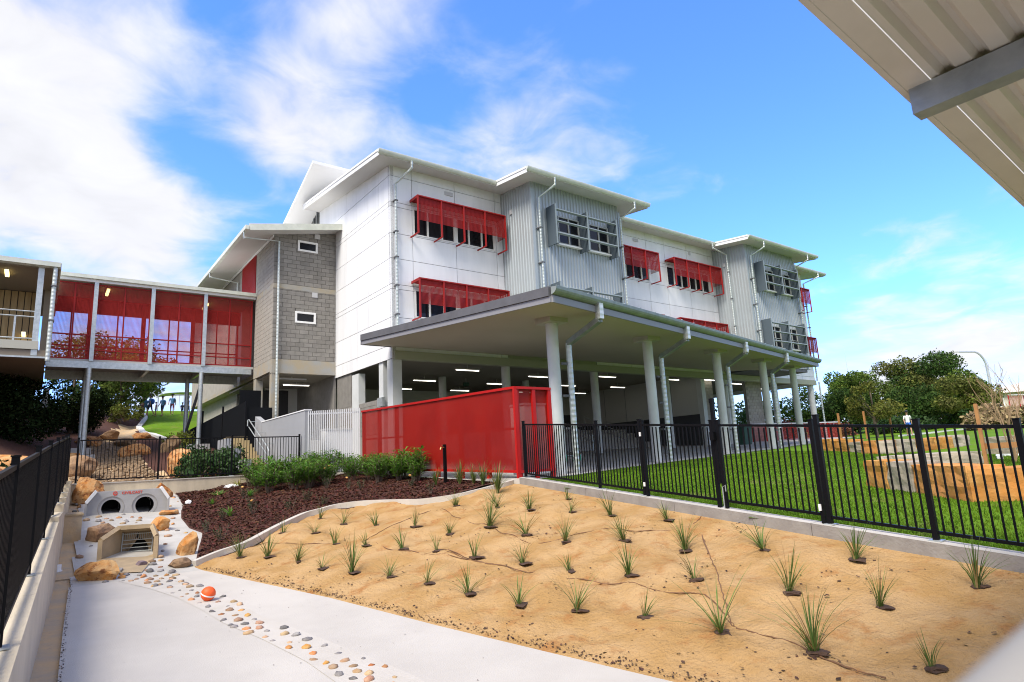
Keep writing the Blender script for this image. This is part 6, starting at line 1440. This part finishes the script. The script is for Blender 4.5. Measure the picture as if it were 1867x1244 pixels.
# red mesh barriers
def barrier(p,q,z,h,lab,n=6,m='red_barrier'):
    t=thing('mesh_barrier',lab,'fence',(*p,z)); p=V((*p,z));q=V((*q,z)); 
    for k in range(n+1):
        c=p+(q-p)*k/n; piece('post','red_frame',t,(c.x,c.y,z+h/2),(.06,.06,h))
    for k in range(n): a=p+(q-p)*k/n; b=p+(q-p)*(k+1)/n; MB().quad(a+V((0,0,.08)),b+V((0,0,.08)),b+V((0,0,h-.05)),a+V((0,0,h-.05))).build('mesh_panel',m,t)
    MB().tube([p+V((0,0,h)),q+V((0,0,h))],.035,6).build('top_rail','white_paint',t)
barrier((36,22.4),(44.5,21.0),2.85,1.15,'red mesh barrier with a pale top rail behind the green bin',7)
barrier((61,15.4),(68,13.2),4.35,1.25,'red mesh fence on the rise at the right edge of the picture',6)
bn=thing('wheelie_bin','dark green litter bin hanging by the far columns','bin',(28.4,18.2,2.75))
BZ=zsl(28.4,18.2); 
MB().add([(28.1,17.95,BZ+.12),(28.65,17.95,BZ+.12),(28.65,18.45,BZ+.12),(28.1,18.45,BZ+.12),(28.05,17.9,BZ+.95),(28.7,17.9,BZ+.95),(28.7,18.5,BZ+.95),(28.05,18.5,BZ+.95)],[(0,3,2,1),(4,5,6,7),(0,1,5,4),(1,2,6,5),(2,3,7,6),(3,0,4,7)]).build('body','bin_green',bn)
MB().box((28.02,17.87,BZ+.952),(28.73,18.53,BZ+1.02)).build('lid','bin_green',bn); MB().tube([(28.38,18.55,BZ),(28.38,18.55,BZ+1.0)],.04,8).build('post','galv',bn)
# bunting hung between columns
bt=thing('bunting','string with four small green flags sagging between the first two canopy columns','bunting',(13.5,14,2.8))
def bz(t): return 3.18-.75*t+.45*(2*t-1)**2-.45
A0=V((12.2,14.6,0));A1=V((16.2,17.2,0)); pts=[(A0.x+(A1.x-A0.x)*t,A0.y+(A1.y-A0.y)*t,3.1-.55*math.sin(min(1,t*1.25)*math.pi*.5)+.18*max(0,t-.6)) for t in [i/20 for i in range(21)]]
MB().tube(pts,.008,5).build('string','white_plastic',bt)
for i in (6,11,15,19): 
    p=V(pts[i]); MB().ext([p+V((-.09,-.06,0)),p+V((.09,.06,0)),p+V((.07,.05,-.22)),p+V((-.07,-.05,-.22))],(.01,-.01,0)).build('flag','flag_green',bt)
for p,nm_ in ((pts[0],'post'),(pts[-1],'post')): MB().tube([(p[0],p[1],2.1),(p[0],p[1],p[2]+.02)],.015,6).build(nm_,'galv',bt)
# pale rounded rail very close to the lens at the lower right
rc=V((0,0,2.5))+m2*.42+m0*.42*(1905-933.5)/1131.2-m1*.42*(0)  # world spot beside the camera
rr=thing('handrail','pale out of focus rail very close to the camera at the lower right','handrail',(0.328,-0.115,.68))
RAILPTS=[(0.1152, 0.1076, 2.3803), (0.172, 0.0485, 2.4432), (0.2036, 0.0157, 2.4782), (0.3299, -0.1155, 2.6181)]
MB().tube(RAILPTS,.012,20).build('rail','post_grey',rr,smooth=True)
e=V(RAILPTS[-1]); MB().tube([e,(e.x,e.y,.68)],.012,14).build('upright','post_grey',rr,smooth=True)
